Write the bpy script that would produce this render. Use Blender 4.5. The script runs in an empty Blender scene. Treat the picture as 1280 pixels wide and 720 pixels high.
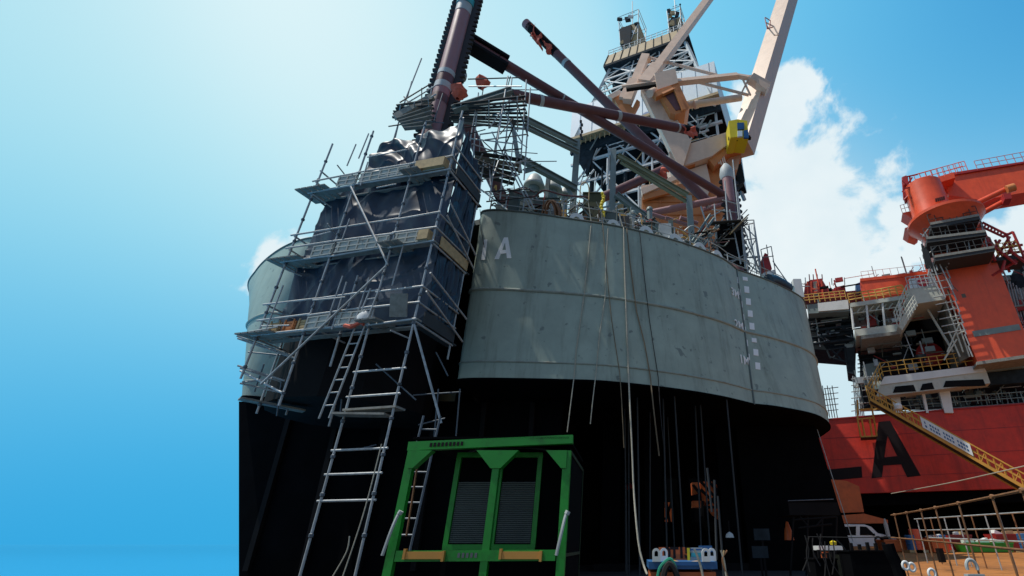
import bpy, bmesh, math, random
from mathutils import Vector, Matrix, noise
from mathutils.bvhtree import BVHTree
rnd = random.Random(7)
SC = bpy.context.scene
COL = SC.collection
V = Vector
# ------------------------------------------------------------------ camera
F_PX, CX, CY, PITCH, EYE = 602.0, 789.0, 360.0, math.radians(28.0), 1.1
cam = bpy.data.cameras.new("camera")
cam.sensor_width = 36.0
cam.lens = F_PX / 1280 * 36.0
cam.shift_x = (640 - CX) / 1280
cam.clip_start = 0.05
cam.clip_end = 8000
camo = bpy.data.objects.new("camera", cam)
COL.objects.link(camo)
camo.location = (0, 0, EYE)
camo.rotation_euler = (math.radians(90) + PITCH, 0, 0)
SC.camera = camo
# ------------------------------------------------------------------ surveying helpers (photo pixel -> place)
def ray(px, py):
    u = (px - CX) / F_PX
    v = (CY - py) / F_PX
    return V((u, math.cos(PITCH) - v * math.sin(PITCH), math.sin(PITCH) + v * math.cos(PITCH)))
def at(px, py, Y):
    d = ray(px, py)
    return V((0, 0, EYE)) + d * (Y / d.y)
def az(px, py, z):
    d = ray(px, py)
    return V((0, 0, EYE)) + d * ((z - EYE) / d.z)
FD = V((.928, -.372, 0)).normalized()
FN = V((-.372, -.928, 0)).normalized()
FP0 = at(1160, 515, 45)
def aF(px, py, off=0.0):
    d = ray(px, py)
    o = V((0, 0, EYE))
    return o + d * (((FP0 + FN * off - o).dot(FN)) / d.dot(FN))
# ------------------------------------------------------------------ sky, sun, exposure
SUN = V((-.42, -.075, .905)).normalized()
w = bpy.data.worlds.new("World")
SC.world = w
w.use_nodes = True
nt = w.node_tree
nt.nodes.clear()
def N(t, **k):
    n = nt.nodes.new(t)
    for a, b in k.items():
        setattr(n, a, b)
    return n
def mth(op, a, b=None, c=None):
    n = N('ShaderNodeMath', operation=op)
    for i, x in enumerate((a, b, c)):
        if x is None: continue
        if isinstance(x, (int, float)): n.inputs[i].default_value = x
        else: nt.links.new(x, n.inputs[i])
    return n.outputs[0]
def lin(c):
    return tuple(((x / 255) / 12.92 if x / 255 < .04045 else ((x / 255 + .055) / 1.055) ** 2.4) for x in c)
WST = 0.1
sky = N('ShaderNodeTexSky', sky_type='NISHITA')
sky.sun_disc = False
sky.sun_elevation = math.asin(SUN.z)
sky.sun_rotation = math.atan2(SUN.x, SUN.y)
tc = N('ShaderNodeTexCoord')
nrm = N('ShaderNodeVectorMath', operation='NORMALIZE')
nt.links.new(tc.outputs['Generated'], nrm.inputs[0])
DIR = nrm.outputs[0]
def dotdir(px, py):
    d = ray(px, py).normalized()
    n = N('ShaderNodeVectorMath', operation='DOT_PRODUCT')
    nt.links.new(DIR, n.inputs[0])
    n.inputs[1].default_value = d
    return n.outputs['Value']
anchors = [((0, 0), (172, 224, 240)), ((0, 140), (165, 222, 239)), ((0, 260), (140, 212, 238)), ((0, 360), (98, 194, 233)), ((0, 450), (58, 170, 228)), ((0, 720), (44, 162, 224)),
           ((150, 90), (203, 238, 246)), ((320, 40), (236, 250, 252)), ((500, 90), (206, 238, 246)), ((160, 230), (172, 229, 242)), ((150, 330), (132, 211, 238)),
           ((290, 230), (192, 235, 245)), ((290, 330), (158, 222, 242)), ((280, 440), (78, 184, 232)), ((150, 470), (64, 176, 229)), ((200, 640), (54, 170, 226)), ((420, 200), (206, 237, 245)),
           ((660, 80), (182, 230, 245)), ((700, 210), (200, 234, 245)), ((1050, 40), (96, 186, 232)), ((1260, 40), (46, 138, 204)),
           ((1260, 140), (74, 170, 222)), ((1110, 130), (88, 182, 230)), ((1180, 190), (116, 200, 236)), ((980, 260), (208, 232, 241)),
           ((1060, 360), (214, 235, 242)), ((1050, 500), (205, 230, 240)), ((1240, 330), (185, 222, 238)), ((900, 40), (122, 206, 240))]
K = 62.0
sumw = None
sumc = None
for (p, c) in anchors:
    wgt = mth('EXPONENT', mth('MULTIPLY', mth('SUBTRACT', dotdir(*p), 1.0), K))
    cc = N('ShaderNodeVectorMath', operation='SCALE')
    cc.inputs[0].default_value = lin(c)
    nt.links.new(wgt, cc.inputs['Scale'])
    if sumw is None:
        sumw, sumc = wgt, cc.outputs[0]
    else:
        sumw = mth('ADD', sumw, wgt)
        ad = N('ShaderNodeVectorMath', operation='ADD')
        nt.links.new(sumc, ad.inputs[0]); nt.links.new(cc.outputs[0], ad.inputs[1])
        sumc = ad.outputs[0]
EPS = 2e-4
sks = N('ShaderNodeVectorMath', operation='SCALE'); sks.inputs['Scale'].default_value = WST * EPS
nt.links.new(sky.outputs[0], sks.inputs[0])
ad = N('ShaderNodeVectorMath', operation='ADD')
nt.links.new(sumc, ad.inputs[0]); nt.links.new(sks.outputs[0], ad.inputs[1])
dv = N('ShaderNodeVectorMath', operation='SCALE')
nt.links.new(ad.outputs[0], dv.inputs[0])
nt.links.new(mth('DIVIDE', 1.0, mth('ADD', sumw, EPS)), dv.inputs['Scale'])
# clouds: puffy noise inside a few directions
nz = N('ShaderNodeTexNoise'); nz.inputs['Scale'].default_value = 9.0; nz.inputs['Detail'].default_value = 9.0
nz.inputs['Roughness'].default_value = .58; nz.inputs['Distortion'].default_value = .25
nt.links.new(DIR, nz.inputs['Vector'])
lobe = None
for (p, r) in [((1000, 250), 120), ((965, 150), 62), ((1070, 350), 110), ((1140, 290), 42), ((1270, 285), 60), ((345, 330), 52), ((990, 110), 38), ((1115, 270), 30)]:
    c2 = 1.0 / (1 + ((p[0] - CX) ** 2 + (p[1] - CY) ** 2) / F_PX ** 2)
    ra = r / F_PX * (c2 ** .75)
    ang = mth('ARCCOSINE', mth('MINIMUM', dotdir(*p), 1.0))
    l = mth('SUBTRACT', 1.0, mth('DIVIDE', ang, ra))
    lobe = l if lobe is None else mth('MAXIMUM', lobe, l)
mr = N('ShaderNodeMapRange', interpolation_type='SMOOTHSTEP')
nt.links.new(mth('ADD', lobe, mth('MULTIPLY', mth('SUBTRACT', nz.outputs['Fac'], .5), 2.9)), mr.inputs['Value'])
mr.inputs['From Min'].default_value = 0.0
mr.inputs['From Max'].default_value = .42
cm = N('ShaderNodeMix', data_type='RGBA')
nz2 = N('ShaderNodeTexNoise'); nz2.inputs['Scale'].default_value = 14.0; nz2.inputs['Detail'].default_value = 6.0
nt.links.new(DIR, nz2.inputs['Vector'])
ccol = N('ShaderNodeMix', data_type='RGBA')
nt.links.new(nz2.outputs['Fac'], ccol.inputs['Factor'])
ccol.inputs['A'].default_value = (*lin((222, 238, 244)), 1)
ccol.inputs['B'].default_value = (*lin((245, 251, 252)), 1)
nt.links.new(mth('MULTIPLY', mr.outputs[0], .92), cm.inputs['Factor'])
nt.links.new(dv.outputs[0], cm.inputs['A'])
nt.links.new(ccol.outputs['Result'], cm.inputs['B'])
up = N('ShaderNodeVectorMath', operation='SCALE'); up.inputs['Scale'].default_value = 1 / WST
nt.links.new(cm.outputs['Result'], up.inputs[0])
bg = N('ShaderNodeBackground'); bg.inputs['Strength'].default_value = WST
nt.links.new(up.outputs[0], bg.inputs['Color'])
wo = N('ShaderNodeOutputWorld')
nt.links.new(bg.outputs[0], wo.inputs['Surface'])
sl = bpy.data.lights.new("sun", 'SUN')
sl.energy = 3.6
sl.angle = math.radians(.5)
sl.color = (1, .95, .86)
so = bpy.data.objects.new("sun", sl)
COL.objects.link(so)
so.rotation_euler = SUN.to_track_quat('Z', 'Y').to_euler()
so.location = (-30, -10, 60)
SC.view_settings.view_transform = 'Standard'
SC.view_settings.look = 'None'
SC.view_settings.exposure = 0.0
SC.view_settings.gamma = 1.0
SC.view_settings.use_curve_mapping = False
SC.cycles.max_bounces = 6
SC.cycles.use_denoising = True
# ------------------------------------------------------------------ materials
def mat(name, col, rough=.55, var=.18, metal=0.0, scale=1.2, dirt=None, dirt_amt=0.0, bump=.0, coat=0.0, streak=False, dirt_scale=.6, spots=None, spec=None):
    m = bpy.data.materials.new(name); m.use_nodes = True
    t = m.node_tree; b = t.nodes['Principled BSDF']
    b.inputs['Roughness'].default_value = rough; b.inputs['Metallic'].default_value = metal
    if spec is not None: b.inputs['Specular IOR Level'].default_value = spec
    if coat: b.inputs['Coat Weight'].default_value = coat; b.inputs['Coat Roughness'].default_value = .2
    g = t.nodes.new('ShaderNodeNewGeometry')
    def nd(k): return t.nodes.new(k)
    n1 = nd('ShaderNodeTexNoise'); n1.inputs['Scale'].default_value = scale; n1.inputs['Detail'].default_value = 8; n1.inputs['Roughness'].default_value = .65
    t.links.new(g.outputs['Position'], n1.inputs['Vector'])
    mx = nd('ShaderNodeMix'); mx.data_type = 'RGBA'
    mx.inputs['A'].default_value = (*[c * (1 - var) for c in col], 1); mx.inputs['B'].default_value = (*[min(1, c * (1 + var)) for c in col], 1)
    r1 = nd('ShaderNodeMapRange'); r1.inputs['From Min'].default_value = .3; r1.inputs['From Max'].default_value = .7
    t.links.new(n1.outputs['Fac'], r1.inputs['Value']); t.links.new(r1.outputs[0], mx.inputs['Factor'])
    out = mx.outputs['Result']
    if dirt_amt:
        n2 = nd('ShaderNodeTexNoise'); n2.inputs['Scale'].default_value = dirt_scale; n2.inputs['Detail'].default_value = 10; n2.inputs['Roughness'].default_value = .7
        if streak:
            mp = nd('ShaderNodeMapping'); mp.inputs['Scale'].default_value = (2.6, 2.6, .22)
            t.links.new(g.outputs['Position'], mp.inputs['Vector']); t.links.new(mp.outputs[0], n2.inputs['Vector'])
        else:
            t.links.new(g.outputs['Position'], n2.inputs['Vector'])
        r2 = nd('ShaderNodeMapRange'); r2.inputs['From Min'].default_value = .5; r2.inputs['From Max'].default_value = .78; r2.inputs['To Max'].default_value = dirt_amt
        t.links.new(n2.outputs['Fac'], r2.inputs['Value'])
        m2 = nd('ShaderNodeMix'); m2.data_type = 'RGBA'; m2.inputs['B'].default_value = (*dirt, 1)
        t.links.new(r2.outputs[0], m2.inputs['Factor']); t.links.new(out, m2.inputs['A']); out = m2.outputs['Result']
    if spots:
        n3 = nd('ShaderNodeTexNoise'); n3.inputs['Scale'].default_value = spots[1]; n3.inputs['Detail'].default_value = 3
        t.links.new(g.outputs['Position'], n3.inputs['Vector'])
        r3 = nd('ShaderNodeMapRange'); r3.inputs['From Min'].default_value = spots[2]; r3.inputs['From Max'].default_value = spots[2] + .06; r3.inputs['To Max'].default_value = spots[3]
        t.links.new(n3.outputs['Fac'], r3.inputs['Value'])
        m3 = nd('ShaderNodeMix'); m3.data_type = 'RGBA'; m3.inputs['B'].default_value = (*spots[0], 1)
        t.links.new(r3.outputs[0], m3.inputs['Factor']); t.links.new(out, m3.inputs['A']); out = m3.outputs['Result']
    t.links.new(out, b.inputs['Base Color'])
    rr = nd('ShaderNodeMapRange'); rr.inputs['To Min'].default_value = max(.05, rough - .12); rr.inputs['To Max'].default_value = min(1, rough + .12)
    t.links.new(n1.outputs['Fac'], rr.inputs['Value']); t.links.new(rr.outputs[0], b.inputs['Roughness'])
    if bump:
        bp = nd('ShaderNodeBump'); bp.inputs['Strength'].default_value = bump; bp.inputs['Distance'].default_value = .05
        t.links.new(n1.outputs['Fac'], bp.inputs['Height']); t.links.new(bp.outputs[0], b.inputs['Normal'])
    return m
RUST = (.16, .07, .03)
M = dict(
    hull=mat('grey_green_hull_paint', (.345, .425, .355), .5, .14, dirt=(.12, .13, .095), dirt_amt=.75, streak=True, scale=.9, spots=((.09, .11, .11), 2.6, .655, .6)),
    band=mat('weld_band_paint', (.30, .35, .30), .5, .15, dirt=RUST, dirt_amt=.6, dirt_scale=2),
    lip=mat('hull_edge_paint', (.10, .13, .12), .6, .2, dirt=RUST, dirt_amt=.6, dirt_scale=3),
    keel=mat('black_paint_and_shade', (.0035, .004, .005), .95, .3, spec=.04),  # near-black: the deep shade under the hull is put into this colour
    deck=mat('deck_paint', (.10, .13, .12), .7, .2),
    white=mat('white_paint', (.78, .8, .78), .5, .06, dirt=(.4, .42, .38), dirt_amt=.6),
    steel=mat('galvanised_tube', (.40, .43, .44), .5, .3, metal=.25, scale=6, dirt=(.2, .16, .12), dirt_amt=.6, dirt_scale=1.5),
    coupler=mat('coupler_steel', (.11, .135, .16), .5, .3, metal=.3, scale=8),
    plank=mat('weathered_scaffold_board', (.25, .255, .23), .8, .25, scale=5, dirt=(.12, .1, .08), dirt_amt=.7, dirt_scale=3),
    under=mat('grating_steel', (.03, .036, .04), .75, .3),
    timber=mat('yellow_timber', (.44, .32, .16), .75, .25, scale=5, dirt=(.2, .12, .06), dirt_amt=.5, dirt_scale=4),
    tarp=mat('navy_tarpaulin', (.010, .03, .058), .45, .35, scale=3, bump=.08),
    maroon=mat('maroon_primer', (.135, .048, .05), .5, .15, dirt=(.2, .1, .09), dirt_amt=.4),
    pink=mat('faded_maroon_primer', (.33, .165, .175), .5, .12, dirt=(.2, .09, .08), dirt_amt=.5, dirt_scale=1.2),
    dark=mat('black_steel', (.008, .008, .009), .75, .3, spec=.12),
    rack=mat('dark_rack_steel', (.02, .02, .022), .55, .3, metal=.3),
    tape=mat('pale_grey_wrap', (.42, .46, .46), .6, .15),
    teal=mat('teal_plastic_wrap', (.05, .35, .36), .4, .3),
    rag=mat('red_orange_cloth', (.62, .13, .08), .85, .25, scale=4),
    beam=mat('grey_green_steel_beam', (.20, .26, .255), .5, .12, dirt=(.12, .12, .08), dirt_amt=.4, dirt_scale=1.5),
    olive=mat('olive_steel_beam', (.24, .27, .18), .55, .15, dirt=(.12, .12, .08), dirt_amt=.5),
    cream=mat('peach_crane_paint', (.74, .53, .395), .45, .08, dirt=(.55, .36, .25), dirt_amt=.45, streak=True),
    orange=mat('orange_crane_colour', (.62, .22, .065), .5, .14, dirt=(.3, .09, .04), dirt_amt=.6),  # deep orange for the crane pedestal, undersides and small fittings
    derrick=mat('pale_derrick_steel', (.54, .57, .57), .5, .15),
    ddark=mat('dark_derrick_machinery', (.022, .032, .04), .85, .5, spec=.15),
    tan=mat('tan_underboard', (.42, .30, .15), .7, .25, scale=2.5, dirt=(.12, .1, .07), dirt_amt=.6),
    windwall=mat('white_wind_wall', (.72, .8, .83), .5, .05),
    blue=mat('blue_paint', (.025, .12, .30), .45, .15),
    red=mat('orange_red_crane_paint', (.80, .10, .032), .42, .12, dirt=(.4, .035, .02), dirt_amt=.45, streak=True, coat=.1),
    redhull=mat('red_hull_paint', (.62, .036, .018), .5, .2, dirt=(.22, .012, .008), dirt_amt=.8, streak=True, dirt_scale=.4),
    deepred=mat('deep_red_paint', (.36, .02, .02), .5, .2),
    black=mat('black_letter_paint', (.012, .008, .01), .6, .2, spec=.2),
    yellow=mat('yellow_rail_paint', (.62, .36, .07), .5, .18, dirt=RUST, dirt_amt=.3),
    gyellow=mat('yellow_gangway_paint', (.60, .32, .05), .5, .2, dirt=RUST, dirt_amt=.5),
    cab=mat('bright_yellow_paint', (.80, .62, .02), .4, .06),
    glass=mat('blue_glass', (.02, .10, .26), .12, .3),
    green=mat('green_frame_paint', (.012, .28, .027), .45, .16, dirt=(.012, .06, .012), dirt_amt=.8, dirt_scale=3),
    ochre=mat('ochre_fork_pocket', (.62, .30, .06), .5, .15),
    louver=mat('grey_louvre', (.12, .14, .14), .5, .2),
    orangebox=mat('orange_container_paint', (.60, .13, .03), .5, .15, dirt=(.25, .06, .02), dirt_amt=.5, dirt_scale=1.5),
    rope=mat('pale_rope', (.42, .40, .32), .85, .25, scale=20),
    hose=mat('brown_hose', (.16, .12, .07), .7, .2),
    ghose=mat('green_hose', (.02, .30, .18), .5, .2),
    railrust=mat('rusty_orange_rail', (.22, .10, .04), .6, .35, scale=3, dirt=(.12, .06, .03), dirt_amt=.7, dirt_scale=2),
    floor=mat('rusty_orange_floor', (.40, .15, .03), .75, .45, scale=.9, dirt=(.07, .02, .008), dirt_amt=.9, streak=False, dirt_scale=.45),
    ground=mat('dark_yard_concrete', (.04, .04, .042), .9, .3, scale=.5),
    van=mat('white_truck_paint', (.75, .78, .8), .25, .04, coat=.4),
    rubber=mat('rubber', (.012, .012, .012), .8, .2),
    dirtywhite=mat('stained_white_paint', (.55, .57, .5), .6, .12, dirt=(.25, .24, .18), dirt_amt=.7, dirt_scale=1.2),
    dirtydark=mat('stained_khaki_plate', (.13, .13, .10), .7, .3),
    pinkrail=mat('faded_red_rail_paint', (.55, .16, .15), .6, .1),
    emblem=mat('crimson_emblem_paint', (.68, .05, .07), .5, .05),
    panelgrey=mat('pale_grey_panel', (.42, .44, .40), .65, .2, scale=4, dirt=(.2, .18, .13), dirt_amt=.6, dirt_scale=2),
    shadegreen=mat('shaded_green_paint', (.003, .03, .005), .6, .2),  # dark copy of the frame green, with shade put into the colour
    letterwhite=mat('white_letter_paint', (.9, .92, .9), .45, .04),
    darkplank=mat('dirty_scaffold_board', (.10, .10, .09), .8, .3, scale=5),
    olivecloth=mat('olive_canvas', (.06, .065, .03), .8, .3, scale=5),
)
wm = bpy.data.materials.new('dock_water'); wm.use_nodes = True
b_ = wm.node_tree.nodes['Principled BSDF']
b_.inputs['Base Color'].default_value = (.02, .25, .5, 1); b_.inputs['Roughness'].default_value = .08
n_ = wm.node_tree.nodes.new('ShaderNodeTexNoise'); n_.inputs['Scale'].default_value = 1.5; n_.inputs['Detail'].default_value = 5
bp_ = wm.node_tree.nodes.new('ShaderNodeBump'); bp_.inputs['Strength'].default_value = .08
g_ = wm.node_tree.nodes.new('ShaderNodeNewGeometry')
wm.node_tree.links.new(g_.outputs['Position'], n_.inputs['Vector'])
wm.node_tree.links.new(n_.outputs['Fac'], bp_.inputs['Height']); wm.node_tree.links.new(bp_.outputs[0], b_.inputs['Normal'])
M['water'] = wm
# ------------------------------------------------------------------ mesh builder
class B:
    def __init__(s): s.v = []; s.f = []
    def add(s, vs, fs):
        o = len(s.v); s.v += [V(x) for x in vs]; s.f += [[i + o for i in f] for f in fs]; return s
    def hexa(s, a, b):
        return s.add(list(a) + list(b), [[3, 2, 1, 0], [4, 5, 6, 7], [0, 1, 5, 4], [1, 2, 6, 5], [2, 3, 7, 6], [3, 0, 4, 7]])
    def box(s, c, d, R=None):
        c = V(c); x, y, z = [q / 2 for q in d]
        vs = [V(q) for q in ((-x, -y, -z), (x, -y, -z), (x, y, -z), (-x, y, -z), (-x, -y, z), (x, -y, z), (x, y, z), (-x, y, z))]
        if R is not None: vs = [R @ q for q in vs]
        vs = [c + q for q in vs]
        return s.hexa(vs[:4], vs[4:])
    def beam(s, p, q, w, h=None, up=(0, 0, 1)):
        h = w if h is None else h
        p, q = V(p), V(q); d = (q - p).normalized(); u = V(up)
        if abs(d.dot(u)) > .97: u = V((0, 1, 0))
        r = d.cross(u).normalized(); u = r.cross(d)
        k = [(-w / 2, -h / 2), (w / 2, -h / 2), (w / 2, h / 2), (-w / 2, h / 2)]
        return s.hexa([p + r * a + u * b for a, b in k], [q + r * a + u * b for a, b in k])
    def ibeam(s, p, q, w, h, t, up=(0, 0, 1)):
        p, q = V(p), V(q); d = (q - p).normalized(); u = V(up)
        if abs(d.dot(u)) > .97: u = V((0, 1, 0))
        r = d.cross(u).normalized(); u = r.cross(d)
        s.beam(p + u * (h / 2 - t / 2), q + u * (h / 2 - t / 2), w, t, u)
        s.beam(p - u * (h / 2 - t / 2), q - u * (h / 2 - t / 2), w, t, u)
        return s.beam(p, q, t, h - 2 * t, u)
    def tube(s, p, q, r, n=8, r2=None):
        p, q = V(p), V(q); d = (q - p)
        if d.length < 1e-6: return s
        d.normalize(); a = d.orthogonal().normalized(); b = d.cross(a); r2 = r if r2 is None else r2
        A = [p + (a * math.cos(i * 6.28318 / n) + b * math.sin(i * 6.28318 / n)) * r for i in range(n)]
        C = [q + (a * math.cos(i * 6.28318 / n) + b * math.sin(i * 6.28318 / n)) * r2 for i in range(n)]
        return s.add(A + C, [[i, (i + 1) % n, n + (i + 1) % n, n + i] for i in range(n)] + [list(range(n - 1, -1, -1)), list(range(n, 2 * n))])
    def path(s, pts, r, n=6):
        pts = [V(p) for p in pts]; rings = []
        a = None
        for i, p in enumerate(pts):
            d = (pts[min(i + 1, len(pts) - 1)] - pts[max(i - 1, 0)])
            if d.length < 1e-9: d = V((0, 0, 1))
            d.normalize()
            a = d.orthogonal().normalized() if a is None else (a - d * a.dot(d)).normalized()
            b = d.cross(a)
            rings.append([p + (a * math.cos(k * 6.28318 / n) + b * math.sin(k * 6.28318 / n)) * r for k in range(n)])
        m = len(rings)
        fs = [[i * n + k, i * n + (k + 1) % n, (i + 1) * n + (k + 1) % n, (i + 1) * n + k] for i in range(m - 1) for k in range(n)]
        fs += [list(range(n - 1, -1, -1)), [(m - 1) * n + k for k in range(n)]]
        return s.add([q for R in rings for q in R], fs)
    def prism(s, pts, vec):
        pts = [V(p) for p in pts]; n = len(pts); vec = V(vec)
        return s.add(pts + [p + vec for p in pts], [list(range(n)), list(range(2 * n - 1, n - 1, -1))] + [[i, i + n, (i + 1) % n + n, (i + 1) % n] for i in range(n)])
    def lathe(s, prof, c, n=24, axis=(0, 0, 1)):
        c = V(c); ax = V(axis).normalized(); a = ax.orthogonal().normalized(); b = ax.cross(a); m = len(prof)
        vs = [c + ax * z + (a * math.cos(k * 6.28318 / n) + b * math.sin(k * 6.28318 / n)) * max(r, 1e-4) for r, z in prof for k in range(n)]
        fs = [[i * n + k, i * n + (k + 1) % n, (i + 1) * n + (k + 1) % n, (i + 1) * n + k] for i in range(m - 1) for k in range(n)]
        fs += [list(range(n - 1, -1, -1)), [(m - 1) * n + k for k in range(n)]]
        return s.add(vs, fs)
    def grid(s, rows):
        m, n = len(rows), len(rows[0])
        return s.add([p for r in rows for p in r], [[i * n + j, i * n + j + 1, (i + 1) * n + j + 1, (i + 1) * n + j] for i in range(m - 1) for j in range(n - 1)])
    def loop(s, pts, r, n=6):
        return s.path(list(pts) + [pts[0], pts[1]], r, n)
    def obj(s, name, m, parent=None, smooth=False, fix=True):
        me = bpy.data.meshes.new(name)
        o = bpy.data.objects.new(name, me)
        L = wloc(parent) if parent else V((0, 0, 0))
        if not parent and s.v:
            mn = V([min(v[i] for v in s.v) for i in range(3)]); mx = V([max(v[i] for v in s.v) for i in range(3)])
            L = V(((mn.x + mx.x) / 2, (mn.y + mx.y) / 2, mn.z))
            o.location = L
        me.from_pydata([v - L for v in s.v], [], s.f)
        if fix:
            bm = bmesh.new(); bm.from_mesh(me); bmesh.ops.recalc_face_normals(bm, faces=bm.faces); bm.to_mesh(me); bm.free()
        me.materials.append(M[m] if isinstance(m, str) else m)
        if smooth:
            for p in me.polygons: p.use_smooth = True
            try: me.set_sharp_from_angle(angle=math.radians(38))
            except Exception: pass
        COL.objects.link(o)
        if parent: o.parent = parent
        return o
def wloc(o):
    L = V((0, 0, 0))
    while o:
        L = L + o.location; o = o.parent
    return L
def tag(o, label=None, cat=None, group=None, kind=None):
    if label: o['label'] = label
    if cat: o['category'] = cat
    if group: o['group'] = group
    if kind: o['kind'] = kind
    return o
def thing(name, label, cat, loc, group=None):
    o = bpy.data.objects.new(name, None); COL.objects.link(o); o.location = V(loc); o.empty_display_size = .2
    return tag(o, label, cat, group)
def copy_tree(src, loc=None, rz=None, parent=None):
    c = src.copy(); COL.objects.link(c)
    if parent: c.parent = parent
    if loc is not None: c.location = V(loc)
    if rz is not None: c.rotation_euler = (0, 0, rz)
    for ch in list(src.children): copy_tree(ch, parent=c)
    return c
def crv(pts, n):
    """smooth curve through points, n samples equally spaced in parameter"""
    pts = [V(p) for p in pts]; m = len(pts) - 1; out = []
    for i in range(n):
        t = i / (n - 1) * m; k = min(int(t), m - 1); t -= k
        p0, p1, p2, p3 = pts[max(k - 1, 0)], pts[k], pts[k + 1], pts[min(k + 2, m)]
        out.append(.5 * ((2 * p1) + (p2 - p0) * t + (2 * p0 - 5 * p1 + 4 * p2 - p3) * t * t + (3 * p1 - p0 - 3 * p2 + p3) * t ** 3))
    return out
def text_mesh(body, size, origin, right, upv, depth=.02, bold=.0):
    cu = bpy.data.curves.new('t', 'FONT'); cu.body = body; cu.size = size; cu.extrude = depth / 2; cu.offset = bold
    cu.align_x = 'CENTER'; cu.align_y = 'CENTER'
    o = bpy.data.objects.new('t', cu); COL.objects.link(o)
    bpy.context.view_layer.update()
    me = bpy.data.meshes.new_from_object(o.evaluated_get(bpy.context.evaluated_depsgraph_get()))
    r = V(right).normalized(); u = (V(upv) - r * V(upv).dot(r)).normalized(); nn = r.cross(u)
    b = B(); b.v = [V(origin) + r * v.co.x + u * v.co.y + nn * v.co.z for v in me.vertices]; b.f = [list(p.vertices) for p in me.polygons]
    bpy.data.objects.remove(o); bpy.data.curves.remove(cu); bpy.data.meshes.remove(me)
    return b
# ================================================================== SETTING
QX = -14.55
g = B(); g.prism([(QX, -60, 0), (500, -60, 0), (500, 1500, 0), (QX, 1500, 0)], (0, 0, -1.6))
tag(g.obj('ground', 'ground'), kind='structure')
g = B(); g.add([(-3000, -300, -1.2), (QX + .01, -300, -1.2), (QX + .01, 3000, -1.2), (-3000, 3000, -1.2)], [[0, 1, 2, 3]])
tag(g.obj('water', 'water'), kind='structure')
def floor_z(Y): return .01 + (Y - 11) * .0285
g = B(); g.prism([(x, y, floor_z(y)) for x, y in ((6.6, 11), (34, 11), (44, 44), (12.5, 44))], (0, 0, -.006))
tag(g.obj('painted_floor', 'floor'), kind='structure')
# ================================================================== GREY RIG HULL
ZB, ZT = 6.70, 14.74
def C3(pts, z): return [V((x, y, z)) for x, y in pts]
lobe_b = C3([(-14.9, 40), (-14.95, 30), (-15.0, 23.5), (-15.15, 21.5), (-15.95, 20.72), (-16.84, 20.6), (-17.2, 22.4), (-17.3, 26), (-17.3, 34), (-17.3, 50)], ZB)
lobe_m = C3([(-14.8, 40), (-14.8, 30), (-14.85, 22.5), (-15.3, 20.9), (-16.6, 20.4), (-18.0, 21.0), (-19.2, 22.3), (-19.7, 25), (-19.8, 34), (-19.8, 50)], 10.63)
lobe_t = C3([(-14.6, 40), (-14.6, 30), (-14.65, 21.6), (-15.0, 20.55), (-16.25, 20.31), (-18.42, 21.36), (-21.1, 23.5), (-23.4, 26.2), (-25.5, 32), (-26, 50)], ZT)
bow_b = C3([(-6.6, 40), (-6.65, 26), (-6.75, 19.4), (-6.78, 18.3), (-6.35, 18.04), (-5.2, 18.0), (-2.77, 18.15), (-.91, 18.4), (1.67, 19.35), (3.82, 20.5), (5.61, 21.86)], ZB)
bow_t = C3([(-6.9, 40), (-6.95, 26), (-7.0, 19.4), (-7.02, 18.3), (-6.5, 18.0), (-5.17, 18.12), (-3.37, 18.56), (-.35, 19.41), (2.5, 20.68), (4.79, 22.16), (5.94, 23.45)], ZT)
side_b = C3([(5.61, 21.86), (7.01, 22.44), (9.23, 24.03), (10.75, 26.5), (11.15, 29), (11.3, 36), (11.3, 50)], ZB)
side_t = C3([(5.94, 23.45), (8.07, 24.75), (10.11, 26.39), (11.06, 27.6), (11.5, 29.5), (11.6, 36), (11.6, 50)], ZT)
NS, NZ = 90, 17
def loft(cs, zs):
    """surface between 2 or 3 curves given at heights zs"""
    C = [crv(c, NS) for c in cs]; rows = []
    for k in range(NZ):
        z = ZB + (ZT - ZB) * k / (NZ - 1)
        row = []
        for i in range(NS):
            if len(C) == 2: t = (z - ZB) / (ZT - ZB); p = C[0][i].lerp(C[1][i], t)
            else:
                a, m_, b = zs; x = z
                p = C[0][i] * ((x - m_) * (x - b) / ((a - m_) * (a - b))) + C[1][i] * ((x - a) * (x - b) / ((m_ - a) * (m_ - b))) + C[2][i] * ((x - a) * (x - m_) / ((b - a) * (b - m_)))
            row.append(V((p.x, p.y, z)))
        rows.append(row)
    return rows
LOBE, BOW, SIDE = loft([lobe_b, lobe_m, lobe_t], (ZB, 10.63, ZT)), loft([bow_b, bow_t], None), loft([side_b, side_t], None)
def curve_at(rows, z):
    t = (z - ZB) / (ZT - ZB) * (NZ - 1); k = max(0, min(int(t), NZ - 2)); t -= k
    return [a.lerp(b, t) for a, b in zip(rows[k], rows[k + 1])]
hull = thing('rig_hull', 'grey-green rounded rig hull with black bottom and white letters, in the middle', 'rig hull', (0, 26, ZB))
for nm, R in (('hull_shell', LOBE), ('hull_shell', BOW), ('hull_shell', SIDE)):
    b = B(); b.grid(R); b.obj(nm, 'hull', hull, True)
b = B(); b.grid(BOW); b.grid(SIDE); BV = BVHTree.FromPolygons(b.v, b.f)
def hit(px, py, lift=0.03):
    d = ray(px, py).normalized(); p, n, i, t = BV.ray_cast(V((0, 0, EYE)), d)
    if p is None: return None, None
    if n.dot(d) > 0: n = -n
    return p + n * lift, n
outl_t = [LOBE[-1][i] for i in range(NS - 1, -1, -1)] + [BOW[-1][i] for i in range(NS)] + [SIDE[-1][i] for i in range(1, NS)]
outl_b = [LOBE[0][i] for i in range(NS - 1, -1, -1)] + [BOW[0][i] for i in range(NS)] + [SIDE[0][i] for i in range(1, NS)]
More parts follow.
